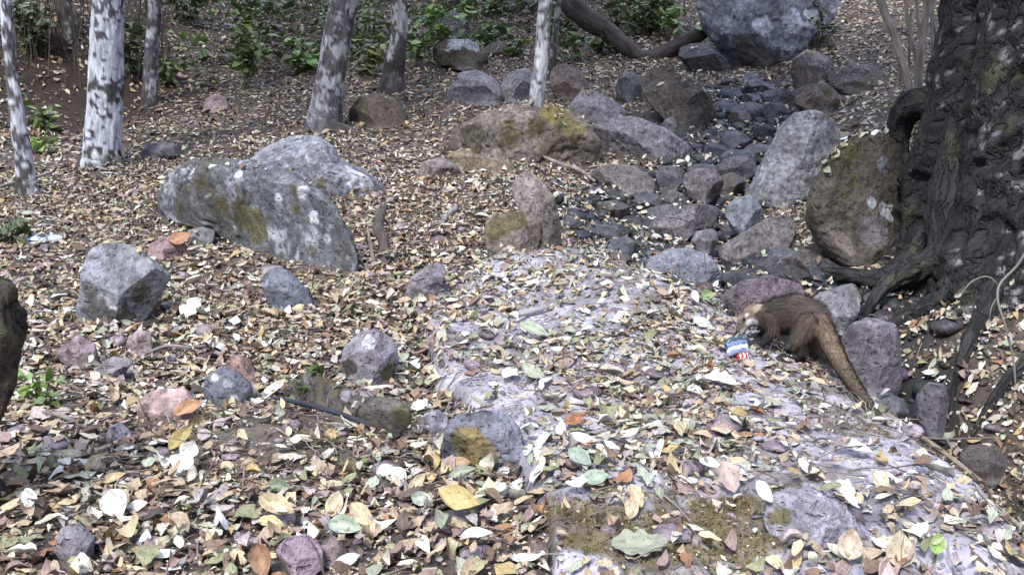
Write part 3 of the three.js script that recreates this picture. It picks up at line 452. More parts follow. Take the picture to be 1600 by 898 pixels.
// the slab's own hump, and pebbles that can be told apart
rock('boulder', 'lumpy pale lavender hump of rock at the front of the bedrock, mossy at its left', B, { o: [[1196, 812], [1204, 784], [1236, 768], [1276, 766], [1322, 790], [1352, 830], [1350, 866], [1316, 900], [1256, 910], [1210, 880]], thick: 0.9, fy: 890, col: [0.40, 0.37, 0.43], col2: [0.25, 0.23, 0.265], moss: 0.15, leaves: 0.04, rough: 1.5, sink: 0.3, patches: [[1222, 806, 22, OLIVE], [1230, 870, 28, OLIVE]] });
const pebbleLook = ['dark blue grey', 'purple brown', 'dull grey', 'rust brown', 'charcoal grey', 'slate grey'];
const pebbleAt = [
  [1142, 150, 26, 14, 'just below the dark elongated boulder'], [1176, 158, 24, 13, 'below the small tilted grey stone'], [1212, 176, 28, 16, 'beside the top of the large smooth pale boulder'], [1160, 186, 30, 16, 'between the long dark boulder and the large pale boulder'],
  [1196, 206, 24, 14, 'against the left flank of the large smooth pale boulder'], [1148, 222, 34, 18, 'right of the tip of the broad flat purple boulder'], [1120, 236, 26, 14, 'touching the tip of the broad flat purple boulder'], [1186, 236, 30, 15, 'above the flat dark stone by the pale boulder'],
  [1090, 346, 0, 0, ''], [960, 330, 34, 18, 'on the creek bank below the brown grey stone'], [990, 352, 36, 18, 'left of the thin dark slate slab'], [940, 366, 38, 18, 'at the top of the bedrock beside the tall leaning slab'], [976, 392, 36, 22, 'in the dark hollow above the bedrock'],
  [1052, 312, 34, 16, 'below the small dark blue stone'], [1226, 404, 44, 20, 'right of the foot of the leaning brown grey slab'], [1262, 412, 40, 18, 'below the large round mossy boulder'], [1236, 434, 46, 20, 'above the coati\'s back'], [1290, 424, 36, 18, 'under the overhang of the large round mossy boulder'],
  [1146, 390, 0, 0, ''], [1000, 298, 0, 0, ''], [1390, 640, 40, 24, 'in leaves beside the coati\'s tail tip'], [1536, 720, 44, 26, 'at the foot of the tree roots'], [898, 344, 34, 16, 'beside the tall leaning slab of rock'],
  [1098, 268, 30, 15, 'behind the rounded purple brown stone of the row'], [1160, 250, 40, 18, 'behind the flat dark stone by the pale boulder'], [1006, 316, 40, 18, 'under the brown grey stone that starts the row'], [1040, 336, 44, 18, 'above the thin dark slate slab'],
  [1140, 290, 36, 20, 'between the row of stones and the large smooth pale boulder'], [1100, 332, 34, 16, 'behind the end of the thin dark slate slab'], [1172, 176, 40, 18, 'in the dark channel left of the pale boulder top'], [1130, 172, 30, 16, 'beside the end of the long dark boulder'], [1184, 140, 34, 16, 'under the tilted grey stone at the creek head'],
  [1216, 152, 30, 16, 'in front of the brown broken rock'], [960, 410, 40, 16, 'on the dark lip just above the bedrock'], [1160, 440, 44, 20, 'right of the cracked purple grey boulder'], [1206, 418, 36, 18, 'under the leaning brown grey slab'],
];
pebbleAt.forEach(([x, y, w, h, where], k) => {
  if (!w) return;
  const R = rngOf(400 + k), o = []; for (let a = 0; a < 9; a++) { const t = a / 9 * 6.283, r = 0.8 + R() * 0.35; o.push([x + Math.cos(t) * w * 0.8 * r, y - Math.sin(t) * h * 0.95 * r]); }
  rock('stone', `${pebbleLook[k % 6]} small stone ${where}`, K, { o, col: [BLUE, PURP, GREY, BROWN, DARK, [0.15, 0.15, 0.17]][k % 6].map((c) => c * 0.45), thick: 1.0, leaves: 0.04, wet: k % 2 });
});

// ---------- creek gravel: what nobody could count ----------
{
  const R = rngOf(77), P = [], N = [], C = [], U = [], I = [], base = ico(1), bp = base.attributes.position, bi = base.index.array;
  const put = (x, y, z, s, col, sd) => {
    const o = P.length / 3, q = R() * 6.283, c = Math.cos(q), sn = Math.sin(q), sx = s * (0.8 + R() * 0.7), sy = s * (0.4 + R() * 0.35), sz = s * (0.7 + R() * 0.5);
    for (let k = 0; k < bp.count; k++) {
      const bx = bp.getX(k), by = bp.getY(k), bz = bp.getZ(k), d = 1 + 0.35 * noise(bx * 1.5 + sd, by * 1.5, bz * 1.5);
      const X = bx * sx * d, Y = by * sy * d, Z = bz * sz * d; P.push(x + X * c - Z * sn, y + Y, z + X * sn + Z * c); C.push(...col); U.push(X / 0.3 + sd, (Y + Z) / 0.3);
    }
    for (const t of bi) I.push(o + t);
  };
  for (let k = 0; k < 26000 && P.length / 3 < 60000; k++) {
    const a = creekLine[(R() * (creekLine.length - 1)) | 0], x = a.x + (R() - 0.5) * 3.2, z = a.z + (R() - 0.5) * 3.2;
    const cd = creek(x, z); if (R() > smooth(0.75, 0.15, cd)) continue;
    const i = Math.round((x - RX0) / RS), j = Math.round((z - RZ0) / RS), own = OWNER[j * RNX + i]; if (own !== 0) continue;
    const s = 0.012 + 0.05 * Math.pow(R(), 2.5), y = TOP[j * RNX + i] + s * 0.1;
    const w = R(), col = w < 0.5 ? [0.032, 0.033, 0.042] : w < 0.78 ? [0.06, 0.057, 0.066] : w < 0.9 ? [0.11, 0.10, 0.11] : [0.05, 0.04, 0.035];
    put(x, y, z, s, col.map((v) => v * (0.7 + R() * 0.6)), R() * 90);
  }
  // little stones among the leaves
  for (let k = 0; k < 900; k++) {
    const z = -2 - R() * 8, x = (R() - 0.5) * -z * 1.05, i = Math.round((x - RX0) / RS), j = Math.round((z - RZ0) / RS), own = OWNER[j * RNX + i]; if (own > 1) continue;
    const s = 0.008 + 0.03 * Math.pow(R(), 3), v = 0.7 + R() * 0.6; put(x, TOP[j * RNX + i] + s * 0.15, z, s, [0.29 * v, 0.23 * v, 0.25 * v], R() * 90);
  }
  const g = new THREE.BufferGeometry();
  g.setAttribute('position', new THREE.Float32BufferAttribute(P, 3)); g.setAttribute('color', new THREE.Float32BufferAttribute(C, 3)); g.setAttribute('uv', new THREE.Float32BufferAttribute(U, 2)); g.setIndex(I); g.computeVertexNormals();
  const m = mesh('gravel', g, wetRockMat, scene); m.userData.kind = 'stuff'; m.userData.label = 'dark wet gravel and pebbles filling the creek bed';
  for (let q = 0; q < LOWEST.length; q++) if (OWNER[q] < 2) LOWEST[q] = 99;
  splat(g, SOLID.length); SOLID.push({ p: 0.42 });
}

// ---------- trunks ----------
// a bent tube through [x, y, z, radius] with a bark colour of its own
function tube(path, nu, per, colour, rough = 0.06, uvs = 0.25, squash = 1) {
  const curve = new THREE.CatmullRomCurve3(path.map((p) => V(p[0], p[1], p[2])), false, 'centripetal'), L = curve.getLength(), nv = Math.max(4, Math.round(L / per)), fr = curve.computeFrenetFrames(nv, false), R = [];
  for (let j = 0; j <= nv; j++) { const t = curve.getUtoTmapping(j / nv) * (path.length - 1), i = Math.min(path.length - 2, t | 0), f = t - i; R.push(mix(path[i][3], path[i + 1][3], f * f * (3 - 2 * f))); }
  const seed = path[0][0] * 17 + path[0][2] * 5;
  return grid(nu + 1, nv + 1, (i, j) => {
    const p = curve.getPointAt(j / nv), a = (i % nu) / nu * 6.2832, nx = Math.cos(a), ny = Math.sin(a), d = V(0, 0, 0).addScaledVector(fr.normals[j], nx).addScaledVector(fr.binormals[j], ny * squash), r0 = R[j];
    const l = j / nv * L, k = 1 + rough * (2 * fbm(nx * 1.6 + seed, ny * 1.6, l / (r0 * 4 + 0.1), 3) + fbm(nx * 7, ny * 7 + seed, l / (r0 * 0.8 + 0.02), 3));
    p.addScaledVector(d, r0 * k * (j === 0 || j === nv ? 0.02 : j === 1 || j === nv - 1 ? 0.85 : 1));
    return [p.x, p.y, p.z, ...colour(p, l, a, L), i / nu * Math.max(1, Math.round(6.28 * r0 / uvs)), l / uvs / 2];
  }, true);
}
function lichenBark(dark, mid, pale, amount, footDark = 0) {
  return (p, l, a) => {
    const n = fbm(p.x * 9, p.y * 8, p.z * 9, 4), e = fbm(p.x * 30, p.y * 34, p.z * 30, 3), f = fbm(p.x * 3 + 9, p.y * 3.5, p.z * 3, 3);
    let c = mix3(dark, mid, clamp(0.5 + n * 1.2 + e * 0.9));
    const th = 0.42 - amount - 0.3 * f, q = n * 0.7 + 0.8 * e; if (q > th) c = mix3(c, pale, 0.95 * smooth(th, th + 0.035, q));
    if (e < -0.3) c = mix3(c, [0.045, 0.04, 0.04], 0.85 * smooth(-0.3, -0.4, e));
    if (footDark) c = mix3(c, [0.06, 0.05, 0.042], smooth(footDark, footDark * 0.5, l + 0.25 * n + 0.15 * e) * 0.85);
    return c;
  };
}
const NEWH = 5.2;
function trunk(name, label, group, pts, o) {   // pts from the foot up: [px, py, radius px]
  const foot = o.d ? at(pts[0][0], pts[0][1], o.d) : hit(pts[0][0], pts[0][1]), z = foot.z - pts[0][2] * -foot.z / F * 0.5, s = -z / F;
  const t = thing(name, label, 'tree', V(foot.x, foot.y, z), group);
  const path = pts.map(([x, y, r], i) => { const p = atPlane(x, y, z); return [p.x, p.y, z - (o.lean ?? 0) * (p.y - foot.y), r * s]; });
  const a = path[path.length - 2], b = path[path.length - 1], k = (NEWH - b[1]) / (b[1] - a[1]);
  path.push([b[0] + (b[0] - a[0]) * k * 0.4, mix(b[1], NEWH, 0.5), b[2] + 0.02, b[3] * 0.9], [b[0] + (b[0] - a[0]) * k * 0.6, NEWH, b[2] + 0.05, b[3] * 0.7]);
  path[0] = [path[0][0], path[0][1] - 0.12, path[0][2], path[0][3] * (o.flare ?? 1.25)];
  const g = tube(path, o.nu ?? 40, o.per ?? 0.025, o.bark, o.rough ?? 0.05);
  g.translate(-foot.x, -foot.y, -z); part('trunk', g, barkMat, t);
  for (const r of o.roots ?? []) { const q = r.map(([x, y, rr, dz]) => { const p = atPlane(x, y, z + (dz ?? 0)); return [p.x - foot.x, p.y - foot.y, p.z - z, rr * s]; }); part('root', tube(q, 14, 0.03, (p) => { const n = fbm(p.x * 20, p.y * 20, p.z * 20, 3); return mix3(o.rootDark ?? [0.06, 0.05, 0.045], o.rootPale ?? [0.15, 0.125, 0.11], clamp(0.5 + n)); }, 0.1), barkMat, t); }
  const top = path[path.length - 1];
  part('crown', crown(rngOf(Math.round(pts[0][0] * 3 + 7)), [top[0] - foot.x, top[1] - foot.y + 0.4, top[2] - z], o.crown ?? 1.9, (o.leaves ?? 420) * 0.55), crownMat, t);
  return t;
}
const crownMat = new THREE.MeshPhysicalMaterial({ color: new THREE.Color(0.07, 0.10, 0.035), roughness: 0.7, transmission: 0.3, thickness: 0, side: THREE.DoubleSide });
function crown(R, c, r, n, big = 1.6) {   // leaf blades in clumps through the crown
  const P = [], I = [];
  for (let k = 0; k < n; k++) {
    const clump = hash3(k % 23, 5, n) * 6.283, cr = r * (0.35 + 0.65 * hash3(k % 23, 9, n)), cy = (hash3(k % 23, 2, n) - 0.3) * r * 1.2;
    const x = c[0] + Math.cos(clump) * cr + (R() - 0.5) * r * 0.7, y = c[1] + cy + (R() - 0.5) * r * 0.6, z = c[2] + Math.sin(clump) * cr + (R() - 0.5) * r * 0.7;
    const a = R() * 6.283, l = (0.09 + R() * 0.08) * big, w = l * 0.45, t = (R() - 0.5) * 1.2, dx = Math.cos(a), dz = Math.sin(a), o = P.length / 3;
    P.push(x - dx * l, y - t * l, z - dz * l, x - dz * w, y + 0.02, z + dx * w, x + dx * l, y + t * l, z + dz * l, x + dz * w, y + 0.02, z - dx * w); I.push(o, o + 1, o + 2, o, o + 2, o + 3);
  }
  const g = new THREE.BufferGeometry(); g.setAttribute('position', new THREE.Float32BufferAttribute(P, 3)); g.setIndex(I); g.computeVertexNormals(); return g;
}
const TG = 'slender trees growing on the bank';
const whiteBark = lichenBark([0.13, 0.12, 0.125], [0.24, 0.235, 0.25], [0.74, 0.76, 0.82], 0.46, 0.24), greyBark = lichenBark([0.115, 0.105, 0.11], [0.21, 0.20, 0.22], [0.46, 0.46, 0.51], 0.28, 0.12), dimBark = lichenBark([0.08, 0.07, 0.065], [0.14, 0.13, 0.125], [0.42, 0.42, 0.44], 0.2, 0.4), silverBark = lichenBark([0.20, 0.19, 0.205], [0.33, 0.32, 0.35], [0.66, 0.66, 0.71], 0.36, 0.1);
trunk('tree', 'slim leaning tree with whitish patches on its bark, outermost on the left', TG, [[43, 310, 15], [36, 250, 14], [26, 180, 11], [15, 90, 9], [7, 0, 9], [2, -40, 9]], { bark: whiteBark, leaves: 300 });
trunk('tree', 'upright tree whose bark is covered in blotchy white lichen', TG, [[158, 262, 30], [160, 220, 28], [164, 150, 26], [166, 60, 25], [168, 0, 23], [168, -40, 23]], { bark: lichenBark([0.10, 0.095, 0.10], [0.23, 0.225, 0.25], [0.74, 0.77, 0.84], 0.56, 0.26), nu: 64, per: 0.018, rough: 0.06, roots: [[[140, 245, 13], [122, 262, 8, 0.06], [108, 272, 4, 0.12]], [[176, 245, 12], [186, 262, 8, 0.1], [196, 276, 5, 0.15]]] });
trunk('tree', 'dim slender trunk behind and left of the white-blotched tree', TG, [[118, 128, 11], [110, 60, 11], [100, 20, 12], [94, -10, 12], [90, -40, 12]], { bark: dimBark, d: 10.3, leaves: 300 });
trunk('tree', 'narrow grey tree with a dark foot, right of the white-blotched tree', TG, [[233, 164, 13], [234, 130, 11], [238, 60, 10], [243, 0, 10], [246, -40, 10]], { bark: lichenBark([0.12, 0.11, 0.115], [0.22, 0.21, 0.22], [0.56, 0.56, 0.60], 0.34, 0.4) });
trunk('tree', 'bowed grey tree with a dark root spreading beside its foot, behind the smooth lavender boulder', TG, [[503, 206, 26], [512, 150, 24], [520, 100, 22], [530, 40, 22], [539, 0, 22], [545, -40, 22]], { bark: greyBark, nu: 56, per: 0.02, rough: 0.045, roots: [[[500, 200, 16], [535, 208, 15, 0.1], [560, 222, 13, 0.15], [573, 250, 10, 0.18], [568, 275, 7, 0.2]], [[498, 198, 14], [482, 206, 9, 0.1], [470, 214, 5, 0.12]]] });
trunk('tree', 'mottled tree with a blackish lower trunk, behind the dark brown mossy lump', TG, [[610, 148, 21], [615, 110, 17], [623, 60, 13], [624, 10, 13], [624, -40, 13]], { bark: lichenBark([0.09, 0.08, 0.075], [0.18, 0.17, 0.175], [0.55, 0.56, 0.58], 0.36, 0.55) });
trunk('tree', 'thin silvery white tree growing out of the moss-topped mound', TG, [[831, 226, 15], [834, 200, 13.5], [840, 140, 12], [846, 90, 11], [850, 30, 10.5], [853, 0, 10.5], [856, -40, 10.5]], { d: 7.66, bark: silverBark, rough: 0.03, flare: 1.7 });
trunk('tree', 'very thin dull stem close behind the thin silvery white tree', TG, [[862, 118, 5], [866, 70, 5], [871, 20, 5], [874, 0, 5], [876, -40, 5]], { d: 10.2, bark: dimBark, leaves: 160, nu: 14 });

// ---------- the big dark tree on the right: one fluted trunk that spreads into roots ----------
{
  const C = at(1700, 490, 5.3), base = land(C.x, C.z) - 0.3, nu = 250, nv = 300, Ht = 5.4;
  const t = thing('tree', 'massive dark tree with fluted bark and roots spreading over the creek bank', 'tree', V(C.x, base, C.z), 'slender trees growing on the bank');
  delete t.userData.group;
  const g = grid(nu + 1, nv + 1, (i, j) => {
    const a = (i % nu) / nu * 6.2832, v = j / nv, y = Ht * Math.pow(v, 1.7), nx = Math.cos(a), nz = Math.sin(a), tw = a + 0.25 * fbm(nx * 2, y * 0.8, nz * 2, 2);
    const fl = Math.exp(-y / 0.62), lob = 0.5 + 0.5 * Math.cos(tw * 7 + 0.6 + 0.8 * noise(1, y * 1.3, 2)), l2 = 0.5 + 0.5 * Math.cos(tw * 13 + 2.2 + noise(4, y * 1.1, 7));
    let r = 0.60 + 0.40 * fl + lob * (0.10 + 0.10 * fl) + l2 * (0.05 + 0.04 * fl) + 0.04 * Math.exp(-y / 3);
    r += 0.035 * fbm(nx * 5, y * 4, nz * 5, 4) + 0.014 * fbm(nx * 22, y * 16, nz * 22, 3) + 0.20 * fl * fbm(nx * 4, y * 5, nz * 4 + 4, 4) - 0.05 * smooth(0.25, 0.5, fbm(nx * 5 + 8, y * 6, nz * 5, 3)) + 0.02 * Math.abs(fbm(nx * 14, y * 5, nz * 14, 3));
    const x = nx * r, z = nz * r, n = fbm(x * 6 + 3, y * 4, z * 6, 4), e = fbm(x * 34, y * 26, z * 34, 3);
    let c = mix3([0.012, 0.011, 0.011], [0.038, 0.034, 0.033], clamp(0.5 + n + e * 0.4));
    c = c.map((v) => v * clamp(1 + 1.3 * e, 0.3, 2)); const th = 0.42 - 0.36 * smooth(0.5, 1.1, y) * smooth(-0.9, -0.55, nx) - 0.2 * smooth(0.3, 0.9, nz), pl = 0.5 * n + e; if (pl > th) c = mix3(c, e > 0.28 ? [0.28, 0.275, 0.285] : [0.13, 0.127, 0.127], 0.85 * smooth(th, th + 0.04, pl));
    if (fbm(x * 4, y * 3 + 9, z * 4, 4) > 0.22) c = mix3(c, [0.06, 0.058, 0.02], 0.6);
    return [x, y, z, ...c, i / nu * 14, y / 0.45];
  }, true);
  part('trunk', g, oldBarkMat, t);
  const rc = (p) => { const n = fbm(p.x * 9, p.y * 9, p.z * 9, 4), e = fbm(p.x * 40, p.y * 40, p.z * 40, 2); let c = mix3([0.015, 0.014, 0.014], [0.042, 0.038, 0.038], clamp(0.5 + n + 0.4 * e)); if (n > 0.3) c = mix3(c, [0.07, 0.065, 0.03], 0.6); return c; };
  const rr = rngOf(63);
  for (let k = 0; k < 10; k++) {   // roots that leave the foot of the trunk and follow the bank down
    const a = 1.45 + k * 0.2 + (rr() - 0.5) * 0.16, len = 0.1 + rr() * 0.35, big = 0.045 + 0.04 * rr(), q = [], bend = (rr() - 0.5) * 1.1;
    for (let i = 0; i <= 6; i++) {
      const f = i / 6, rad = 0.72 + f * (0.3 + len), t = a + bend * f * f, x = C.x + Math.cos(t) * rad, z = C.z + Math.sin(t) * rad, g = groundY(x, z), w = big * (1 - 0.82 * f) + 0.008;
      q.push([x - C.x, mix(g + 0.26 - 0.06 * i, g + w * 0.35, smooth(0, 0.55, f)) + (rr() - 0.5) * 0.05 * (1 - f) - (i === 6 ? 0.03 : 0) - base, z - C.z, w]);
    }
    part('root', tube(q, 24, 0.02, rc, 0.3, 0.25), oldBarkMat, t);
  }
  for (const r of [
    [[1560, 330, 34, 5.0], [1500, 380, 30, 4.95], [1440, 420, 24, 4.95], [1392, 434, 18, 5.0], [1340, 430, 12, 5.1], [1300, 424, 7, 5.2], [1280, 418, 3, 5.25]],
    [[1440, 415, 16, 4.9], [1392, 440, 13, 4.86], [1364, 470, 9, 4.8], [1350, 500, 3, 4.78]],
    [[1540, 170, 40, 5.3], [1480, 166, 34, 5.35], [1436, 164, 26, 5.45], [1412, 186, 20, 5.55], [1404, 230, 17, 5.6], [1410, 280, 15, 5.55], [1420, 340, 16, 5.45], [1430, 410, 16, 5.3]],
    [[1550, 100, 30, 5.2], [1500, 230, 34, 5.1], [1480, 320, 32, 5.02], [1468, 410, 24, 4.95], [1460, 470, 10, 4.9]],
  ]) { const q = r.map(([x, y, rr, d]) => { const p = at(x, y, d); return [p.x - C.x, p.y - base, p.z - C.z, rr * d / F]; }); part('root', tube(q, 26, 0.022, rc, 0.28, 0.25), oldBarkMat, t); }
  part('crown', crown(rngOf(5), [-0.5, Ht + 0.9, 0.2], 2.8, 1000, 2), crownMat, t);
}
// mossy stump at the very edge, close to the camera
{
  const z = -2.35, t = thing('tree_stump', 'dark mossy stump with rough bark at the left edge, nearest the camera', 'stump', atPlane(-40, 880, z));
  const pathPx = [[-40, 960, 106], [-54, 880, 84], [-66, 780, 64], [-68, 680, 62], [-54, 590, 80], [-52, 510, 86], [-52, 460, 72], [-58, 432, 34]], o = t.position;
  const g = tube(pathPx.map(([x, y, r]) => { const p = atPlane(x, y, z); return [p.x - o.x, p.y - o.y, 0, r * 2.35 / F]; }), 90, 0.006, (p) => { const n = fbm(p.x * 14, p.y * 14, p.z * 14, 4), e = fbm(p.x * 60, p.y * 60, p.z * 60, 3); let c = mix3([0.03, 0.024, 0.018], [0.19, 0.145, 0.10], clamp(0.5 + n + 1.2 * e)); if (n + 0.4 * e > 0.05) c = mix3(c, [0.075, 0.08, 0.03], 0.7); return c; }, 0.26);
  part('trunk', g, mossMat, t);
}
// fallen log, bent like a hammock, across the head of the creek
{
  const d = 11.2, c = (p) => { const n = fbm(p.x * 8, p.y * 8, p.z * 8, 4), e = fbm(p.x * 40, p.y * 40, p.z * 40, 2); return mix3([0.055, 0.042, 0.038], [0.14, 0.115, 0.105], clamp(0.45 + n + 0.4 * e)); };
  const t = thing('fallen_log', 'dark sagging log bent into a U across the head of the creek', 'log', at(980, 80, d));
  const to = (l) => l.map(([x, y, r, dd]) => { const p = at(x, y, dd ?? d); return [p.x - t.position.x, p.y - t.position.y, p.z - t.position.z, r * d / F]; });
  part('stem', tube(to([[868, -34, 17], [889, 4, 17], [918, 30, 17], [950, 50, 15], [974, 72, 14], [998, 89, 13], [1022, 89, 12], [1048, 78, 13], [1070, 66, 14], [1094, 52, 12], [1110, 40, 9]]), 26, 0.03, c, 0.08), barkMat, t);
  part('branch', tube(to([[882, 12, 4], [894, 30, 4], [904, 48, 3]]), 8, 0.03, (p) => [0.26, 0.24, 0.22]), barkMat, t);
}
// slender bare stems that shoot up together right of the dark ledge
{
  const d = 6.9, foot = at(1432, 146, d), t = thing('sapling_clump', 'clump of slender bare pale stems rising from the leaves beside the big dark tree', 'saplings', foot);
  for (const l of [[[1424, 150, 7], [1412, 100, 6], [1396, 50, 6], [1380, 10, 6], [1368, -40, 6]], [[1436, 148, 7], [1438, 100, 6], [1444, 50, 6], [1449, 0, 6], [1452, -50, 5]], [[1432, 146, 3], [1430, 80, 3], [1420, 40, 3], [1414, -30, 3]], [[1440, 60, 3], [1434, 20, 3], [1432, -40, 3]],
    [[1456, 150, 3.5], [1458, 80, 3], [1457, 20, 3], [1460, -40, 3]], [[1466, 110, 3], [1462, 60, 3], [1458, 10, 2.5]], [[1446, 40, 3], [1456, 10, 3], [1466, -10, 2.5]], [[1408, 140, 2], [1407, 90, 2], [1408, 45, 1.6]], [[1421, 130, 2], [1422, 70, 2], [1424, 10, 2]]]) {
    const q = l.map(([x, y, r], i) => { const p = at(x, y, d + 0.12 * Math.sin(l[0][0])); return [p.x - foot.x, p.y - foot.y, p.z - foot.z, r * d / F]; });
    part('stem', tube(q, 10, 0.04, (p) => { const n = fbm(p.x * 20, p.y * 12, p.z * 20, 3); return mix3([0.28, 0.235, 0.20], [0.52, 0.46, 0.41], clamp(0.5 + n)); }, 0.06), barkMat, t);
  }
}

// ---------- where the line of sight meets whatever lies on top ----------
function topAt(x, z) { const i = clamp(Math.round((x - RX0) / RS), 1, RNX - 2), j = clamp(Math.round((z - RZ0) / RS), 1, RNZ - 2); return TOP[j * RNX + i]; }
function ownAt(x, z) { const i = clamp(Math.round((x - RX0) / RS), 1, RNX - 2), j = clamp(Math.round((z - RZ0) / RS), 1, RNZ - 2); return OWNER[j * RNX + i]; }
function topNormal(x, z) { const e = 0.04; return V(topAt(x - e, z) - topAt(x + e, z), 2 * e, topAt(x, z - e) - topAt(x, z + e)).normalize(); }
function hitTop(px, py) { for (let d = 1.2; d < 16; d += 0.01) { const p = at(px, py, d); if (p.y < topAt(p.x, p.z)) { p.d = d; return p; } } const p = hit(px, py); p.d = -(p.y - CAM_H) * SP - p.z * CP; return p; }

// ---------- sticks ----------
const SG = 'sticks and twigs lying on the ground';
function stick(name, label, pts, col, lift = 0.008, rough = 0.08) {   // [px, py, radius px], or with a depth as fourth entry
  const q = pts.map(([x, y, r, d]) => { const p = d ? Object.assign(at(x, y, d), { d }) : hitTop(x, y); return [p.x, p.y + (d ? 0 : lift + r * p.d / F * 0.5), p.z, r * p.d / F]; }), o = q[0];
  const t = tube(q.map((p) => [p[0] - o[0], p[1] - o[1], p[2] - o[2], p[3]]), 10, 0.015, (p) => { const n = fbm(p.x * 30, p.y * 30, p.z * 30, 3); return mix3(col.map((c) => c * 0.6), col.map((c) => c * 1.25), clamp(0.5 + n)); }, rough, 0.1);
  const m = mesh(name, t, twigMat, scene); m.position.set(o[0], o[1], o[2]); return tag(m, label, name === 'root' ? 'root' : 'stick', SG);
}
stick('stick', 'blue black stick lying along the foot of the long dark mossy stone', [[424, 640, 2.4], [450, 646, 3.6], [482, 654, 4.6], [520, 664, 4.6], [556, 676, 4.2], [580, 688, 3]], [0.05, 0.055, 0.085], 0.035);
stick('stick', 'short black stick on the leaves beside the weathered upright root', [[588, 409, 2.2], [616, 407, 3], [650, 402, 2.2]], [0.02, 0.02, 0.022], 0.015);
stick('stick', 'long straight tan twig running down from the coati\'s tail tip into the gully', [[1372, 636, 2.5, 3.46], [1420, 668, 3.5, 3.38], [1480, 710, 4, 3.3], [1546, 762, 3.6, 3.22]], [0.36, 0.28, 0.20]);
stick('stick', 'thin crossing twig above the long straight tan twig', [[1378, 668, 2, 3.55], [1450, 684, 2, 3.6], [1556, 684, 1.6, 3.7]], [0.22, 0.18, 0.15]);
stick('stick', 'pale weathered stick in the middle of the bedrock leaves', [[796, 506, 4], [826, 498, 4.5], [858, 489, 3.5]], [0.42, 0.39, 0.40], 0.02);
stick('stick', 'pale thin branch lying beside the foot of the white-blotched tree', [[106, 254, 2.5], [130, 262, 3], [168, 271, 2.2]], [0.42, 0.38, 0.34], 0.02);
stick('stick', 'grey twig near the slim leaning tree', [[-10, 303, 2.2], [30, 292, 2.6], [82, 277, 1.8]], [0.36, 0.33, 0.31], 0.03);
stick('stick', 'bent pale twig in front of the squarish grey boulder', [[226, 562, 2], [262, 550, 2.6], [300, 552, 2.6], [336, 547, 2]], [0.36, 0.31, 0.28], 0.02);
stick('stick', 'pale branch slanting down the moss-topped mound', [[848, 252, 2.5], [870, 262, 3], [900, 272, 3], [930, 292, 2.2]], [0.36, 0.32, 0.27], 0.03);
stick('stick', 'curved pale root end arching out of the leaves near the mossy fractured block', [[690, 358, 4], [698, 345, 5], [708, 336, 5], [716, 331, 3]], [0.38, 0.35, 0.34], 0.02);
stick('stick', 'pair of dark grass stalks lying behind the coati\'s hind foot, upper one', [[1268, 572, 1.5], [1310, 610, 1.8], [1362, 656, 1.5]], [0.16, 0.14, 0.12], 0.02);
stick('stick', 'dry twig beside the two white leaves low on the left', [[200, 826, 2.6], [232, 818, 3.2], [262, 812, 2.6]], [0.36, 0.30, 0.27], 0.02);
stick('stick', 'grey brown twig under the broad flat pink stone', [[62, 655, 3], [90, 660, 4.5], [120, 672, 4]], [0.28, 0.24, 0.22], 0.02);
stick('stick', 'dark bent twig left of the squarish grey boulder', [[40, 436, 1.6], [72, 452, 2], [110, 468, 1.8]], [0.08, 0.06, 0.05], 0.03);
stick('root', 'weathered grey upright root end beside the long lichen-blotched boulder', [[602, 412, 12, 5.3], [598, 380, 9, 5.32], [592, 352, 8, 5.35], [596, 330, 6, 5.4], [604, 318, 4, 5.45]], [0.13, 0.11, 0.095], 0, 0.4);
stick('root', 'splintered pale root sliver beside the weathered upright root', [[584, 412, 3, 5.0], [578, 380, 3, 5.02], [574, 352, 1.5, 5.05]], [0.32, 0.27, 0.22], 0);
stick('stick', 'thin straight grass stalk across the mossy soil hump', [[470, 668, 1.5], [500, 678, 1.8], [545, 680, 1.2]], [0.35, 0.30, 0.20], 0.03);

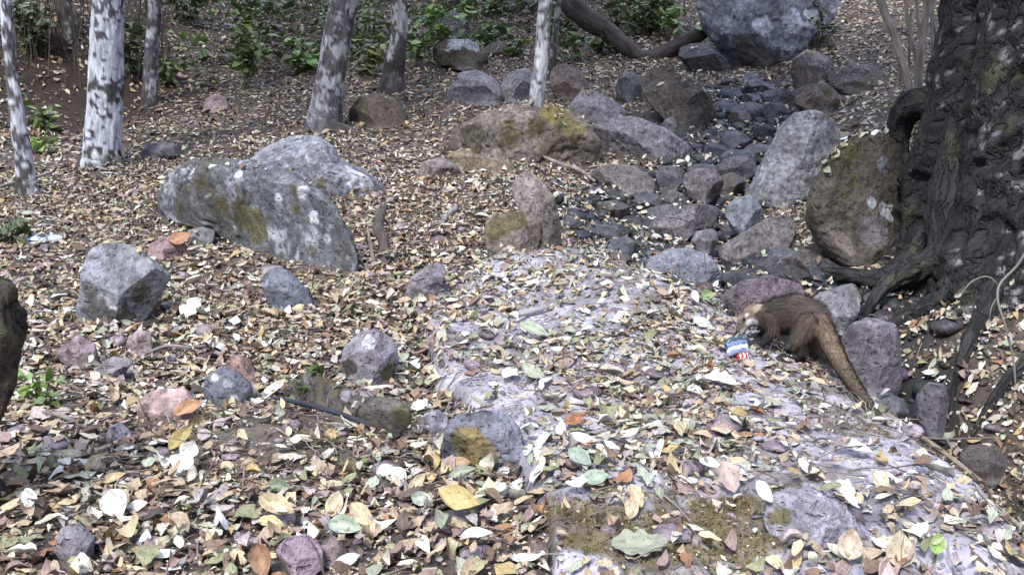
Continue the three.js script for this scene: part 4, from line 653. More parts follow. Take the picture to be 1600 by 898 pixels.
// ---------- leaf blades ----------
const SH = { ovate: (t) => Math.pow(Math.sin(Math.PI * Math.pow(t, 0.82)), 0.8), lance: (t) => Math.sin(Math.PI * Math.pow(t, 0.9)), lobed: (t) => Math.pow(Math.sin(Math.PI * Math.pow(t, 0.85)), 0.7) * (0.66 + 0.34 * Math.abs(Math.cos(Math.PI * 3.5 * t))), star: (t) => Math.pow(Math.sin(Math.PI * Math.pow(t, 0.8)), 0.55) * (0.5 + 0.5 * Math.abs(Math.cos(Math.PI * 2.6 * t))) };
function blade(n, m, o) {   // lies along x, length 1, top up
  const P = [], U = [], I = [], w = SH[o.shape ?? 'ovate'], sd = o.seed ?? 1;
  for (let i = 0; i <= n; i++) for (let j = 0; j < m; j++) {
    const t = i / n, s = j / (m - 1) * 2 - 1, hw = Math.max(0.012, w(clamp(t * (o.cut ?? 1), 0.004, 0.996))) * (o.w ?? 0.22) * (1 + (o.torn ?? 0) * noise(t * 6 + sd, Math.sign(s) * 3, sd));
    const wav = (o.wav ?? 0.03) * noise(t * 4 + sd, s * 1.5, sd), tw = (o.twist ?? 0) * (t - 0.5);
    const yy = (o.fold ?? 0.3) * Math.abs(s) ** 1.4 * hw, zz = s * hw * (1 - 0.1 * Math.abs(o.fold ?? 0.3));
    const ben = (o.bend ?? 0.2), x = (t - 0.5) * (1 - 0.12 * ben * ben) + (j === (m - 1) / 2 ? 0 : 0.02 * noise(t * 9, s, sd));
    P.push(x, yy * Math.cos(tw) + zz * Math.sin(tw) + ben * 4 * (t - 0.5) ** 2 * 0.3 + wav, zz * Math.cos(tw) - yy * Math.sin(tw) + (o.sweep ?? 0) * (t - 0.5) ** 2); U.push(t, 0.5 + s / 2);
  }
  for (let i = 0; i < n; i++) for (let j = 0; j < m - 1; j++) { const a = i * m + j; I.push(a, a + 1, a + m, a + 1, a + m + 1, a + m); }
  const g = new THREE.BufferGeometry(); g.setAttribute('position', new THREE.Float32BufferAttribute(P, 3)); g.setAttribute('uv', new THREE.Float32BufferAttribute(U, 2)); g.setIndex(I); g.computeVertexNormals(); return g;
}
function bladeKind(R) { const q = R(); return { shape: q < 0.62 ? 'ovate' : q < 0.8 ? 'lance' : 'lobed', w: q < 0.62 ? 0.19 + R() * 0.11 : q < 0.8 ? 0.12 + R() * 0.06 : 0.24 + R() * 0.08, bend: R() < 0.2 ? (R() < 0.5 ? -1.4 : 1.7) : (R() - 0.42) * 1.0, fold: R() < 0.12 ? 0.9 + 0.8 * R() : (R() - 0.4) * 1.1, twist: (R() - 0.5) * 1.3, wav: 0.03 + R() * 0.12, torn: R() < 0.5 ? 0.15 : 0.6 * R(), cut: R() < 0.3 ? 0.6 + 0.3 * R() : 1, sweep: (R() - 0.5) * 0.6, seed: R() * 40 }; }
const PAL = { cream: [0.62, 0.575, 0.45], white: [0.74, 0.745, 0.70], tan: [0.45, 0.34, 0.225], ochre: [0.46, 0.345, 0.14], brown: [0.215, 0.135, 0.085], pinkish: [0.34, 0.235, 0.20], olive: [0.27, 0.275, 0.14], greygreen: [0.36, 0.39, 0.28], dark: [0.10, 0.07, 0.05], rust: [0.36, 0.18, 0.08], straw: [0.55, 0.45, 0.27], greypink: [0.42, 0.36, 0.34] };
function pick(R, w) { let s = 0; for (const k in w) s += w[k]; let q = R() * s; for (const k in w) { q -= w[k]; if (q <= 0) return k; } return 'tan'; }
const MIXES = {
  left: { cream: 18, white: 6, tan: 18, ochre: 5, brown: 15, pinkish: 9, olive: 8, greygreen: 5, dark: 5, rust: 2.5, straw: 15, greypink: 10 },
  slab: { cream: 26, white: 14, tan: 13, ochre: 3, brown: 6, pinkish: 5, olive: 10, greygreen: 13, dark: 3, rust: 0.7, straw: 17, greypink: 7 },
  creek: { cream: 26, white: 16, tan: 12, ochre: 3, brown: 8, pinkish: 4, olive: 4, greygreen: 12, dark: 8, rust: 1, straw: 8, greypink: 6 },
  back: { cream: 11, white: 2, tan: 16, ochre: 8, brown: 26, pinkish: 6, olive: 8, greygreen: 3, dark: 14, rust: 2, straw: 10, greypink: 3 },
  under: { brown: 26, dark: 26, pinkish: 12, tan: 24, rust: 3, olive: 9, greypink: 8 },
};
const RL = rngOf(2024), LOW = [], HIGH = [], FARL = [];
for (let k = 0; k < 60; k++) { const o = bladeKind(RL); LOW.push(blade(4, 3, o)); FARL.push(blade(3, 3, o)); HIGH.push(blade(12, 5, o)); }

// ---------- the leaf litter: sampled over the ground, the 270 that show largest as leaves of their own ----------
const LEAVES = [], taken = [[1205, 552], [1232, 570], [1250, 572], [1178, 548], [1166, 542], [1218, 562], [1158, 566], [1156, 582], [452, 652], [485, 662], [520, 670], [555, 682], [500, 676]].map(([x, y]) => { const p = hitTop(x, y); return [p.x, p.z, 0.075]; });
function edgeAt(x, z) { let b = 9; for (let i = 2; i < 10; i++) { const a = SLAB[i - 1], c = SLAB[i], ex = c.x - a.x, ez = c.z - a.z, t = clamp(((x - a.x) * ex + (z - a.z) * ez) / (ex * ex + ez * ez)); b = Math.min(b, Math.hypot(x - a.x - t * ex, z - a.z - t * ez)); } return b; }
function density(x, z, own) {
  if (own > 1) { const s = SOLID[own].p; return s; }
  const c = creek(x, z), n = fbm(x * 2.3, 6, z * 2.3, 3); let d = 1;
  if (own === 1) { d = clamp(0.37 + 1.6 * n, 0.06, 0.95); for (const [p, r] of slabMoss()) if (Math.hypot(x - p.x, z - p.z) < r) d *= 0.3; }
  if (own === 1 && x > 0.3 && z < -2.3) d *= mix(0.25, 1, smooth(0.05, 0.22, edgeAt(x, z)));
  d *= mix(1, 0.3, smooth(0.34, 0.2, Math.hypot(x - humpAt.x, z - humpAt.z) + 0.1 * n));
  d *= mix(1, 0.22, smooth(0.6, 0.2, c));
  if (own === 0 && x > 0.9 && z > -4.7) d = Math.max(d, 0.9);
  d *= mix(1, 0.3, smooth(1.0, 0.5, Math.hypot(x - bankA.x, z - bankA.z) + 0.4 * n));
  return d;
}
{
  const R = rngOf(909);
  for (let z = -1.7; z > -16; z -= 0.1) for (let x = -7.9; x < 7.9; x += 0.1) {
    const c = toPixel(x, land(x, z), z); if (c[0] < -160 || c[0] > 1760 || c[1] > 1010 || c[1] < -90) continue;
    const rho = (z > -4.6 ? 2300 : z > -7.5 ? 1350 : 620) * 0.01; let n = rho + R();
    for (; n >= 1; n--) {
      const X = x + R() * 0.1, Z = z - R() * 0.1, own = ownAt(X, Z); if (own < 0) continue;
      let den = density(X, Z, own), nm = topNormal(X, Z), below = null;
      if (own > 1 && nm.y < (SOLID[own].steep ?? 0.58)) {   // beside or under the bulge of a stone: the leaf lies on the ground if there is room
        const q = Math.round((Z - RZ0) / RS) * RNX + Math.round((X - RX0) / RS), g = slabIn(X, Z) > 0 ? slabY(X, Z, slabIn(X, Z)) : groundY(X, Z); if (LOWEST[q] < g + 0.02) continue;
        below = g; den = 0.8; nm = V(0, 1, 0);
      }
      if (R() > den) continue; if (nm.y < 0.34) continue;
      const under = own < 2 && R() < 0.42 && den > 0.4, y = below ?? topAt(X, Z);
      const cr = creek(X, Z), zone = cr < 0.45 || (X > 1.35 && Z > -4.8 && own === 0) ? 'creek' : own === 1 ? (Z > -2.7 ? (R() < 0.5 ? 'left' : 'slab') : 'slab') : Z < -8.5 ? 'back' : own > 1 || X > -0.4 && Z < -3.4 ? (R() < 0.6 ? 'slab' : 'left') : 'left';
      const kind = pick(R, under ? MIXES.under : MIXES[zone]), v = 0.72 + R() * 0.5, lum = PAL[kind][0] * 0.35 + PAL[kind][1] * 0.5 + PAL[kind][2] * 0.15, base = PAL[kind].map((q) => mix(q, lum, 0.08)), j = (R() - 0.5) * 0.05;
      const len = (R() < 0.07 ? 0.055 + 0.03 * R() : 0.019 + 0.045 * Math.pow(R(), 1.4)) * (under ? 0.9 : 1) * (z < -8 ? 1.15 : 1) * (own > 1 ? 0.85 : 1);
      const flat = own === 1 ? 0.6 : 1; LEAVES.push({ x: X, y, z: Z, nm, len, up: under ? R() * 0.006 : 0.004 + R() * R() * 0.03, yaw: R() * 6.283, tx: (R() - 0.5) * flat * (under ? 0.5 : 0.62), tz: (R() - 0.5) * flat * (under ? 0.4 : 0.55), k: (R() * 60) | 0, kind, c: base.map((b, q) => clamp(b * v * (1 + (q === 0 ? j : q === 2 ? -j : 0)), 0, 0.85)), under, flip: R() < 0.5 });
    }
  }
}
const Q0 = new THREE.Quaternion(), Q1 = new THREE.Quaternion(), UPV = V(0, 1, 0), E = new THREE.Euler();
function leafMatrix(l) {
  Q0.setFromUnitVectors(UPV, l.nm); E.set(l.tx + (l.flip ? Math.PI : 0), l.yaw, l.tz, 'YXZ'); Q1.setFromEuler(E); Q0.multiply(Q1);
  return new THREE.Matrix4().compose(V(l.x, l.y + l.up + 0.004, l.z), Q0, V(l.len, l.len, l.len));
}

// leaves that stand out and can be pointed at one by one: [px, py, length px, turn deg, tilt to the camera, colour, shape, width, label]
const NG = 'single leaves that stand out in the litter';
const BIG = [
  [292, 746, 62, 70, 0.85, [0.80, 0.80, 0.72], 'star', 0.36, 'bright cream star-shaped lobed leaf, alone on the bare brown litter'],
  [182, 814, 52, -55, 0.9, [0.60, 0.60, 0.56], 'ovate', 0.42, 'pale grey cup-shaped leaf above the purple grey stone'],
  [216, 806, 32, 20, 0.8, [0.78, 0.78, 0.72], 'ovate', 0.3, 'small bright white leaf touching the pale grey cup-shaped leaf'],
  [48, 800, 44, -50, 0.8, [0.58, 0.58, 0.56], 'ovate', 0.26, 'pale grey leaf on edge close to the foot of the mossy stump'],
  [284, 706, 52, 55, 0.7, [0.42, 0.33, 0.12], 'ovate', 0.26, 'mustard yellow upright leaf above the star-shaped leaf'],
  [112, 722, 54, -8, 0.4, [0.58, 0.54, 0.42], 'lance', 0.17, 'long cream leaf curled along its length, below the lilac stone'],
  [150, 740, 48, 60, 0.6, [0.50, 0.42, 0.22], 'lance', 0.2, 'curved straw yellow leaf standing in brown litter'],
  [178, 762, 38, 25, 0.6, [0.52, 0.42, 0.24], 'ovate', 0.24, 'folded tan yellow leaf beside the curved straw yellow leaf'],
  [604, 750, 32, 15, 0.8, [0.80, 0.81, 0.76], 'ovate', 0.34, 'upper of two touching bright white leaves'],
  [624, 764, 34, -65, 0.9, [0.82, 0.83, 0.78], 'ovate', 0.36, 'lower of two touching bright white leaves'],
  [540, 842, 54, -12, 0.7, [0.38, 0.45, 0.34], 'ovate', 0.32, 'broad pale green leaf beside the rough pink foreground stone'],
  [436, 776, 46, -14, 0.6, [0.17, 0.20, 0.13], 'ovate', 0.28, 'dark olive oval leaf on the bare twiggy soil'],
  [434, 812, 66, -26, 0.55, [0.47, 0.38, 0.23], 'ovate', 0.26, 'long tan leaf under the dark olive oval leaf'],
  [424, 830, 48, -16, 0.5, [0.50, 0.40, 0.20], 'ovate', 0.22, 'ochre leaf below the long tan leaf'],
  [524, 808, 44, 78, 0.8, [0.52, 0.43, 0.28], 'ovate', 0.32, 'upright sandy leaf pointing up, above the broad pale green leaf'],
  [566, 828, 54, -48, 0.7, [0.50, 0.42, 0.26], 'ovate', 0.27, 'sandy leaf leaning towards the broad pale green leaf'],
  [718, 804, 72, -22, 0.6, [0.50, 0.40, 0.17], 'ovate', 0.30, 'largest yellow ochre leaf, below the golden-patched stone'],
  [745, 850, 52, 8, 0.5, [0.74, 0.74, 0.68], 'ovate', 0.2, 'long white leaf below the largest yellow ochre leaf'],
  [722, 754, 54, 22, 0.5, [0.30, 0.33, 0.23], 'lance', 0.2, 'grey green leaf at the foot of the golden-patched stone'],
  [716, 738, 42, 10, 0.6, [0.40, 0.24, 0.14], 'ovate', 0.3, 'curled rust brown leaf against the golden-patched stone'],
  [660, 796, 36, -10, 0.7, [0.36, 0.42, 0.34], 'ovate', 0.36, 'small bluish green leaf right of the two white leaves'],
  [652, 776, 46, 60, 0.7, [0.48, 0.40, 0.25], 'ovate', 0.22, 'slim tan leaf standing beside the two white leaves'],
  [999, 868, 90, 0, 0.4, [0.26, 0.275, 0.20], 'lobed', 0.36, 'large grey green ragged leaf lying on gold moss'],
  [994, 796, 42, -70, 0.8, [0.50, 0.39, 0.24], 'lobed', 0.3, 'torn tan leaf with holes, above the gold moss'],
  [1192, 792, 42, -60, 0.9, [0.78, 0.79, 0.75], 'ovate', 0.28, 'white folded leaf beside the lavender hump of rock'],
  [1138, 770, 56, -80, 0.7, [0.44, 0.33, 0.29], 'lobed', 0.4, 'large pinkish tan lobed leaf left of the white folded leaf'],
  [1110, 738, 36, -25, 0.6, [0.70, 0.70, 0.62], 'ovate', 0.26, 'pale curled leaf on the bedrock above the pinkish tan lobed leaf'],
  [1072, 764, 38, -16, 0.5, [0.74, 0.74, 0.70], 'lance', 0.2, 'narrow white curled leaf left of the pinkish tan lobed leaf'],
  [912, 702, 54, -20, 0.4, [0.72, 0.72, 0.66], 'lance', 0.18, 'long white leaf with an upturned end, right of the flat dull pink stone'],
  [980, 694, 50, 28, 0.5, [0.68, 0.64, 0.54], 'lance', 0.16, 'slim cream leaf slanting upward on the bedrock'],
  [906, 734, 44, -40, 0.7, [0.30, 0.36, 0.29], 'ovate', 0.32, 'dull green leaf on litter below the long white upturned leaf'],
  [876, 686, 30, 75, 0.8, [0.70, 0.69, 0.64], 'ovate', 0.26, 'pale upright leaf beside a heap of rust brown leaves'],
  [898, 672, 42, 30, 0.6, [0.34, 0.15, 0.07], 'lobed', 0.3, 'crumpled rust red leaf on the bedrock'],
  [930, 762, 44, 10, 0.6, [0.30, 0.37, 0.27], 'ovate', 0.34, 'sage green leaf left of the torn tan leaf'],
  [822, 886, 54, 8, 0.3, [0.80, 0.80, 0.74], 'lance', 0.16, 'bright white flat leaf at the front edge of the gold moss'],
  [1374, 774, 40, -75, 0.8, [0.58, 0.50, 0.36], 'ovate', 0.34, 'cream leaf standing on edge in a crack behind the lavender hump'],
  [1326, 878, 56, 75, 0.9, [0.46, 0.37, 0.27], 'ovate', 0.36, 'broad tan leaf against the front of the lavender hump'],
  [1404, 886, 60, 80, 0.9, [0.44, 0.37, 0.26], 'ovate', 0.4, 'broad tan leaf left of the single bright green seedling'],
  [1260, 750, 40, -55, 0.6, [0.76, 0.76, 0.72], 'ovate', 0.22, 'white slanting leaf above the lavender hump'],
  [1338, 716, 50, -35, 0.5, [0.66, 0.63, 0.54], 'ovate', 0.22, 'cream leaf beside the brown mossy streak of the bedrock'],
  [1440, 726, 28, 60, 0.7, [0.56, 0.52, 0.42], 'ovate', 0.36, 'cream round leaf on the blue grey edge of the bedrock'],
  [1126, 608, 52, -15, 0.5, [0.64, 0.61, 0.60], 'lobed', 0.32, 'pale crumpled grey leaf below the coloured wrapper'],
  [1098, 516, 30, -20, 0.7, [0.78, 0.79, 0.78], 'ovate', 0.3, 'white oval leaf on the bedrock before the coati\'s nose'],
  [1105, 474, 24, 30, 0.9, [0.24, 0.33, 0.14], 'ovate', 0.4, 'green round leaf at the creek edge of the bedrock'],
  [1086, 476, 22, -75, 0.9, [0.76, 0.75, 0.70], 'ovate', 0.3, 'white upright leaf beside the green round leaf'],
  [1390, 430, 18, 20, 1.0, [0.30, 0.42, 0.14], 'star', 0.4, 'bright green leaf stuck on the dark tree roots'],
  [836, 530, 60, -35, 0.4, [0.32, 0.36, 0.26], 'ovate', 0.22, 'grey green leaf in the middle of the bedrock litter'],
  [834, 598, 48, -40, 0.6, [0.33, 0.35, 0.26], 'ovate', 0.24, 'grey green leaf with a cream edge, middle of the bedrock'],
  [298, 502, 48, 65, 0.8, [0.62, 0.66, 0.55], 'star', 0.34, 'pale green lobed leaf right of the squarish grey boulder'],
  [282, 385, 36, 20, 0.6, [0.36, 0.19, 0.10], 'ovate', 0.4, 'curled rust brown leaf on the reddish pink lumpy stone'],
  [296, 656, 48, 35, 0.6, [0.42, 0.24, 0.12], 'ovate', 0.3, 'curled orange brown leaf leaning on the broad flat pink stone'],
  [430, 622, 44, 45, 0.6, [0.62, 0.58, 0.50], 'ovate', 0.2, 'cream leaf left of the long dark mossy stone'],
  [590, 617, 48, 8, 0.3, [0.64, 0.58, 0.47], 'lance', 0.14, 'narrow cream leaf lying on top of the long dark mossy stone'],
  [410, 906, 60, -70, 0.9, [0.28, 0.16, 0.09], 'ovate', 0.3, 'dark brown upright leaf left of the rough pink foreground stone'],
];
function leafAt(px, py, len, turn, tilt, c, shape, w, seed) {
  const p = hitTop(px, py), g = blade(16, 7, { shape, w, bend: (hash3(seed, 1, 1) - 0.3) * 0.9, fold: 0.2 + 0.5 * hash3(seed, 2, 1), wav: 0.06, twist: (hash3(seed, 3, 1) - 0.5) * 0.7, seed }), n = g.attributes.position.count, C = new Float32Array(n * 3);
  for (let k = 0; k < n; k++) { const q = 1 + 0.25 * noise(g.attributes.position.getX(k) * 6 + seed, g.attributes.position.getZ(k) * 9, 1); C.set(c.map((v) => Math.min(0.85, v * q)), k * 3); }
  g.setAttribute('color', new THREE.BufferAttribute(C, 3));
  const s = len * p.d / F, m = shade(new THREE.Mesh(g, leafMat));
  const a = turn * Math.PI / 180, q = new THREE.Quaternion().setFromAxisAngle(V(1, 0, 0), tilt).multiply(new THREE.Quaternion().setFromAxisAngle(UPV, a));
  m.quaternion.copy(q); m.scale.setScalar(s); m.position.set(p.x, p.y + 0.014 + s * 0.5 * Math.abs(Math.sin(a)) * Math.sin(tilt) * 0.75 + s * w * Math.abs(Math.cos(a)) * Math.sin(tilt) * 0.6, p.z);
  taken.push([p.x, p.z, s * 0.45]);
  return m;
}
BIG.forEach(([x, y, l, a, t, c, s, w, label], k) => { const m = leafAt(x, y, l, a, t, c, s, w, k + 3); m.name = numbered('fallen_leaf'); tag(m, label, 'leaf', NG); scene.add(m); });

{
  const litter = new THREE.Group(); litter.name = 'leaf_litter'; litter.userData = { kind: 'structure', label: 'thick litter of dry tan, cream and brown leaves over the ground' }; scene.add(litter);
  const rank = [];
  for (const l of LEAVES) {
    { let free = true; for (const [x, z, r] of taken) if ((l.x - x) ** 2 + (l.z - z) ** 2 < r * r) { free = false; break; } if (!free) { l.gone = true; continue; } if (l.under) continue; const c = toPixel(l.x, l.y, l.z); if (c[0] > 10 && c[0] < 1590 && c[1] > 10 && c[1] < 885) { l.px = l.len * F / c[2]; rank.push(l); } }
  }
  rank.sort((a, b) => b.px - a.px); const own = new Set(rank.slice(0, 270)), mats = {};
  const white = new Float32Array(HIGH[0].attributes.position.count * 3).fill(1); for (const g of HIGH) g.setAttribute('color', new THREE.BufferAttribute(white, 3));
  let q = 0;
  for (const l of own) {
    l.up += 0.012;
    const key = l.kind + ((l.c[0] * 12) | 0); if (!mats[key]) { mats[key] = leafMat.clone(); mats[key].color = new THREE.Color().setRGB(...l.c); }
    const m = shade(new THREE.Mesh(HIGH[l.k], mats[key])); m.name = q ? `leaf_${String(q).padStart(3, '0')}` : 'leaf'; q++; leafMatrix(l).decompose(m.position, m.quaternion, m.scale); litter.add(m);
  }
  for (const far of [0, 1]) {
  const SET = far ? FARL : LOW, rest = LEAVES.filter((l) => (l.z < -6 || l.under || l.len < 0.03) === !!far).filter((l) => !own.has(l) && !(l.gone && !l.under && Math.hypot(l.x - taken[0][0], l.z - taken[0][1]) < 0.4)), nv = SET[0].attributes.position.count, ni = SET[0].index.count;
  const P = new Float32Array(rest.length * nv * 3), N = new Float32Array(P.length), C = new Float32Array(P.length), U = new Float32Array(rest.length * nv * 2), I = new Uint32Array(rest.length * ni), v = V(), nm = new THREE.Matrix3();
  rest.forEach((l, a) => {
    const g = SET[l.k], M = leafMatrix(l), p = g.attributes.position, n = g.attributes.normal, u = g.attributes.uv; nm.getNormalMatrix(M);
    for (let k = 0; k < nv; k++) {
      const o = a * nv + k; v.fromBufferAttribute(p, k).applyMatrix4(M).toArray(P, o * 3); v.fromBufferAttribute(n, k).applyMatrix3(nm).normalize().toArray(N, o * 3);
      U[o * 2] = u.getX(k); U[o * 2 + 1] = u.getY(k); C[o * 3] = l.c[0]; C[o * 3 + 1] = l.c[1]; C[o * 3 + 2] = l.c[2];
    }
    for (let k = 0; k < ni; k++) I[a * ni + k] = g.index.array[k] + a * nv;
  });
  const g = new THREE.BufferGeometry(); g.setAttribute('position', new THREE.BufferAttribute(P, 3)); g.setAttribute('normal', new THREE.BufferAttribute(N, 3)); g.setAttribute('color', new THREE.BufferAttribute(C, 3)); g.setAttribute('uv', new THREE.BufferAttribute(U, 2)); g.setIndex(new THREE.BufferAttribute(I, 1));
  const m = shade(new THREE.Mesh(g, leafMat)); m.name = far ? 'scattered_leaves_001' : 'scattered_leaves'; m.userData.kind = 'stuff'; litter.add(m);
  }
  {   // crumbled bits of leaf between the whole ones
    const R = rngOf(515), P = [], C = [], I = [], cols = [PAL.tan, PAL.straw, PAL.brown, PAL.greypink, PAL.cream, PAL.pinkish, PAL.olive, PAL.brown];
    for (let k = 0; k < 60000; k++) {
      const z = -1.8 - 5.2 * Math.pow(R(), 0.8), x = (R() - 0.5) * -z * 1.12, own = ownAt(x, z); if (own > 1 || own < 0 || R() > 0.25 + 0.75 * density(x, z, own)) continue;
      const y = topAt(x, z) + 0.002 + R() * 0.012, s = 0.003 + 0.008 * R() * R(), a = R() * 6.283, w = s * (0.4 + 0.6 * R()), c = cols[(R() * 8) | 0], v = 0.6 + 0.6 * R(), o = P.length / 3, dx = Math.cos(a), dz = Math.sin(a), t = (R() - 0.5) * s;
      P.push(x - dx * s, y - t, z - dz * s, x - dz * w, y + t * 0.6, z + dx * w, x + dx * s * (0.6 + R() * 0.5), y + t, z + dz * s, x + dz * w, y + 0.003 * R(), z - dx * w); for (let q = 0; q < 4; q++) C.push(c[0] * v, c[1] * v, c[2] * v); I.push(o, o + 1, o + 2, o, o + 2, o + 3);
    }
    const g = new THREE.BufferGeometry(); g.setAttribute('position', new THREE.Float32BufferAttribute(P, 3)); g.setAttribute('color', new THREE.Float32BufferAttribute(C, 3)); g.setIndex(I); g.computeVertexNormals();
    const m = shade(new THREE.Mesh(g, new THREE.MeshStandardMaterial({ vertexColors: true, roughness: 0.85, side: THREE.DoubleSide }))); m.name = 'leaf_crumbs'; m.userData.kind = 'stuff'; litter.add(m);
  }
  console.log('leaves', LEAVES.length);
}
// small dry twigs and leaf stalks through the litter
{
  const R = rngOf(31), P = [], C = [], U = [], I = [];
  const twig = (a, b, r, c) => {
    const d = b.clone().sub(a), s = V(d.z, 0, -d.x).normalize(), u = V().crossVectors(d, s).normalize(), mid = a.clone().lerp(b, 0.5).add(V((R() - 0.5) * 0.2, (R() - 0.3) * 0.15, (R() - 0.5) * 0.2).multiplyScalar(d.length())), o = P.length / 3;
    [a, mid, b].forEach((p, i) => { for (let k = 0; k < 4; k++) { const t = k * 1.5708, rr = r * (1 - i * 0.3), w = p.clone().addScaledVector(s, Math.cos(t) * rr).addScaledVector(u, Math.sin(t) * rr); P.push(w.x, w.y, w.z); C.push(...c); U.push(k / 4, i); } });
    for (let i = 0; i < 2; i++) for (let k = 0; k < 4; k++) { const q = o + i * 4 + k, n = o + i * 4 + (k + 1) % 4; I.push(q, n, q + 4, n, n + 4, q + 4); }
  };
  for (let k = 0; k < 6400; k++) {
    const near = k > 5600, z = near ? humpAt.z + (R() - 0.5) * 0.7 : -1.9 - R() * 11, x = near ? humpAt.x + (R() - 0.5) * 0.8 : (R() - 0.5) * -z * 1.08, own = ownAt(x, z); if (own > 1 && R() > 0.15 || own < 0) continue;
    if (fbm(x * 1.6, 2, z * 1.6, 3) < 0.05 && R() < 0.6) continue;
    const l = 0.04 + 0.13 * R() * R(), a = R() * 6.283, b = V(x + Math.cos(a) * l, 0, z + Math.sin(a) * l), v = 0.5 + R() * 0.9, y = topAt(x, z) + 0.008 + R() * 0.022; b.y = topAt(b.x, b.z) + 0.008 + R() * 0.03; if (Math.abs(b.y - y) > 0.09) continue;
    twig(V(x, y, z), b, 0.0012 + R() * 0.0018, R() < 0.6 ? [0.21 * v, 0.16 * v, 0.125 * v] : [0.36 * v, 0.31 * v, 0.27 * v]);
  }
  // dry brush on the slope at the back
  for (let k = 0; k < 620; k++) {
    const px = R() < 0.55 ? R() * 300 - 40 : 300 + R() * 800, py = -90 + R() * (px < 300 ? 230 : 110), p = hit(px, py), h = 0.15 + R() * 0.75, v = 0.35 + R() * 0.8;
    twig(p, p.clone().add(V((R() - 0.5) * 0.5 * h, h, (R() - 0.5) * 0.5 * h)), 0.003 + R() * 0.005, [0.15 * v, 0.115 * v, 0.085 * v]);
  }
  const g = new THREE.BufferGeometry(); g.setAttribute('position', new THREE.Float32BufferAttribute(P, 3)); g.setAttribute('color', new THREE.Float32BufferAttribute(C, 3)); g.setAttribute('uv', new THREE.Float32BufferAttribute(U, 2)); g.setIndex(I); g.computeVertexNormals();
  const m = mesh('dry_twigs', g, twigMat, scene); m.userData.kind = 'stuff'; m.userData.label = 'thin dry twigs and stalks scattered through the leaf litter and brush';
}

// ---------- green plants ----------
const PG = 'green plants growing out of the litter';
function plant(label, px, py, hpx, wpx, n, lpx, col, o = {}) {
  const foot = o.d ? at(px, py, o.d) : hitTop(px, py), d = o.d ?? foot.d, k = d / F, R = rngOf(Math.round(px * 3 + py * 7)), t = thing('leafy_plant', label, 'plant', V(foot.x, foot.y, foot.z), PG);
  const P = [], N = [], C = [], U = [], I = [], stems = o.stems ?? 5, v = V(), nm = new THREE.Matrix3(), ends = [];
  for (let s = 0; s < stems; s++) {
    const a = R() * 6.283, w = (stems > 1 ? 0.25 + 0.75 * R() : 0.1) * wpx * k * 0.5, h = (0.55 + 0.45 * R()) * hpx * k, e = V(Math.cos(a) * w, h, Math.sin(a) * w * 0.9); ends.push([V((R() - 0.5) * wpx * k * 0.2, -0.02, (R() - 0.5) * wpx * k * 0.2), e]);
    part('stem', tube([[ends[s][0].x, ends[s][0].y, ends[s][0].z, 0.0035], [e.x * 0.4 + ends[s][0].x * 0.5, e.y * 0.6, e.z * 0.4, 0.003], [e.x, e.y, e.z, 0.0015]], 5, 0.06, () => [0.12, 0.13, 0.05], 0.02), twigMat, t);
  }
  for (let q = 0; q < n; q++) {
    const [a, b] = ends[q % stems], f = 0.15 + 0.85 * Math.pow(R(), 0.7), c = V().lerpVectors(a, b, f), g = LOW[(R() * 22) | 0], l = lpx * k * (0.6 + 0.6 * R()), yaw = R() * 6.283, br = 0.6 + 0.8 * R(), y = R() < 0.15 ? 1 : 0;
    E.set((R() - 0.5) * 1.0, yaw, 0.25 - R() * 0.9, 'YXZ'); Q1.setFromEuler(E); const dir = V(1, 0, 0).applyQuaternion(Q1); c.addScaledVector(dir, l * 0.55); if (foot.y + c.y < topAt(foot.x + c.x, foot.z + c.z) + 0.006) c.y = topAt(foot.x + c.x, foot.z + c.z) + 0.01 - foot.y;
    const M = new THREE.Matrix4().compose(c, Q1, V(l, l, l * (o.w ?? 1.1))), p = g.attributes.position, nn = g.attributes.normal, u = g.attributes.uv, s = P.length / 3; nm.getNormalMatrix(M);
    for (let i = 0; i < p.count; i++) { v.fromBufferAttribute(p, i).applyMatrix4(M); P.push(v.x, v.y, v.z); v.fromBufferAttribute(nn, i).applyMatrix3(nm).normalize(); N.push(v.x, v.y, v.z); U.push(u.getX(i), u.getY(i)); C.push(col[0] * br + y * 0.08, col[1] * br + y * 0.06, col[2] * br); }
    for (const i of g.index.array) I.push(s + i);
  }
  const g = new THREE.BufferGeometry(); g.setAttribute('position', new THREE.Float32BufferAttribute(P, 3)); g.setAttribute('normal', new THREE.Float32BufferAttribute(N, 3)); g.setAttribute('color', new THREE.Float32BufferAttribute(C, 3)); g.setAttribute('uv', new THREE.Float32BufferAttribute(U, 2)); g.setIndex(I);
  part('foliage', g, greenMat, t); return t;
}
const GN = [0.14, 0.215, 0.06], GD = [0.085, 0.13, 0.045], GB = [0.20, 0.36, 0.08], GY = [0.20, 0.24, 0.07];
plant('tall leafy green shrub rising over the far slope left of the bowed grey tree', 388, 140, 175, 80, 150, 20, GN, { stems: 7 });
plant('low broad-leaved green plant at the left foot of the bowed grey tree', 486, 112, 46, 46, 22, 30, GB, { stems: 4 });
plant('yellowish green plant between the bowed grey tree and the blackish-footed tree', 575, 120, 70, 76, 80, 20, GY, { stems: 7 });
plant('bright green plant in front of the half hidden grey boulder', 690, 62, 70, 90, 70, 20, GB, { stems: 7 });
plant('green plant behind the brown round boulder top, right of the blackish-footed tree', 655, 80, 60, 40, 36, 18, GN, { stems: 4 });
plant('small dark green plant at the foot of the very thin dull stem', 896, 96, 44, 60, 44, 18, GN, { stems: 5 });
plant('green plant just right of the thin dull stem, under the sagging log', 938, 84, 34, 50, 36, 18, GN, { stems: 5 });
plant('mossy green bush hanging above the sagging log', 1010, 62, 90, 110, 150, 18, [0.13, 0.17, 0.055], { stems: 9, d: 11.8 });
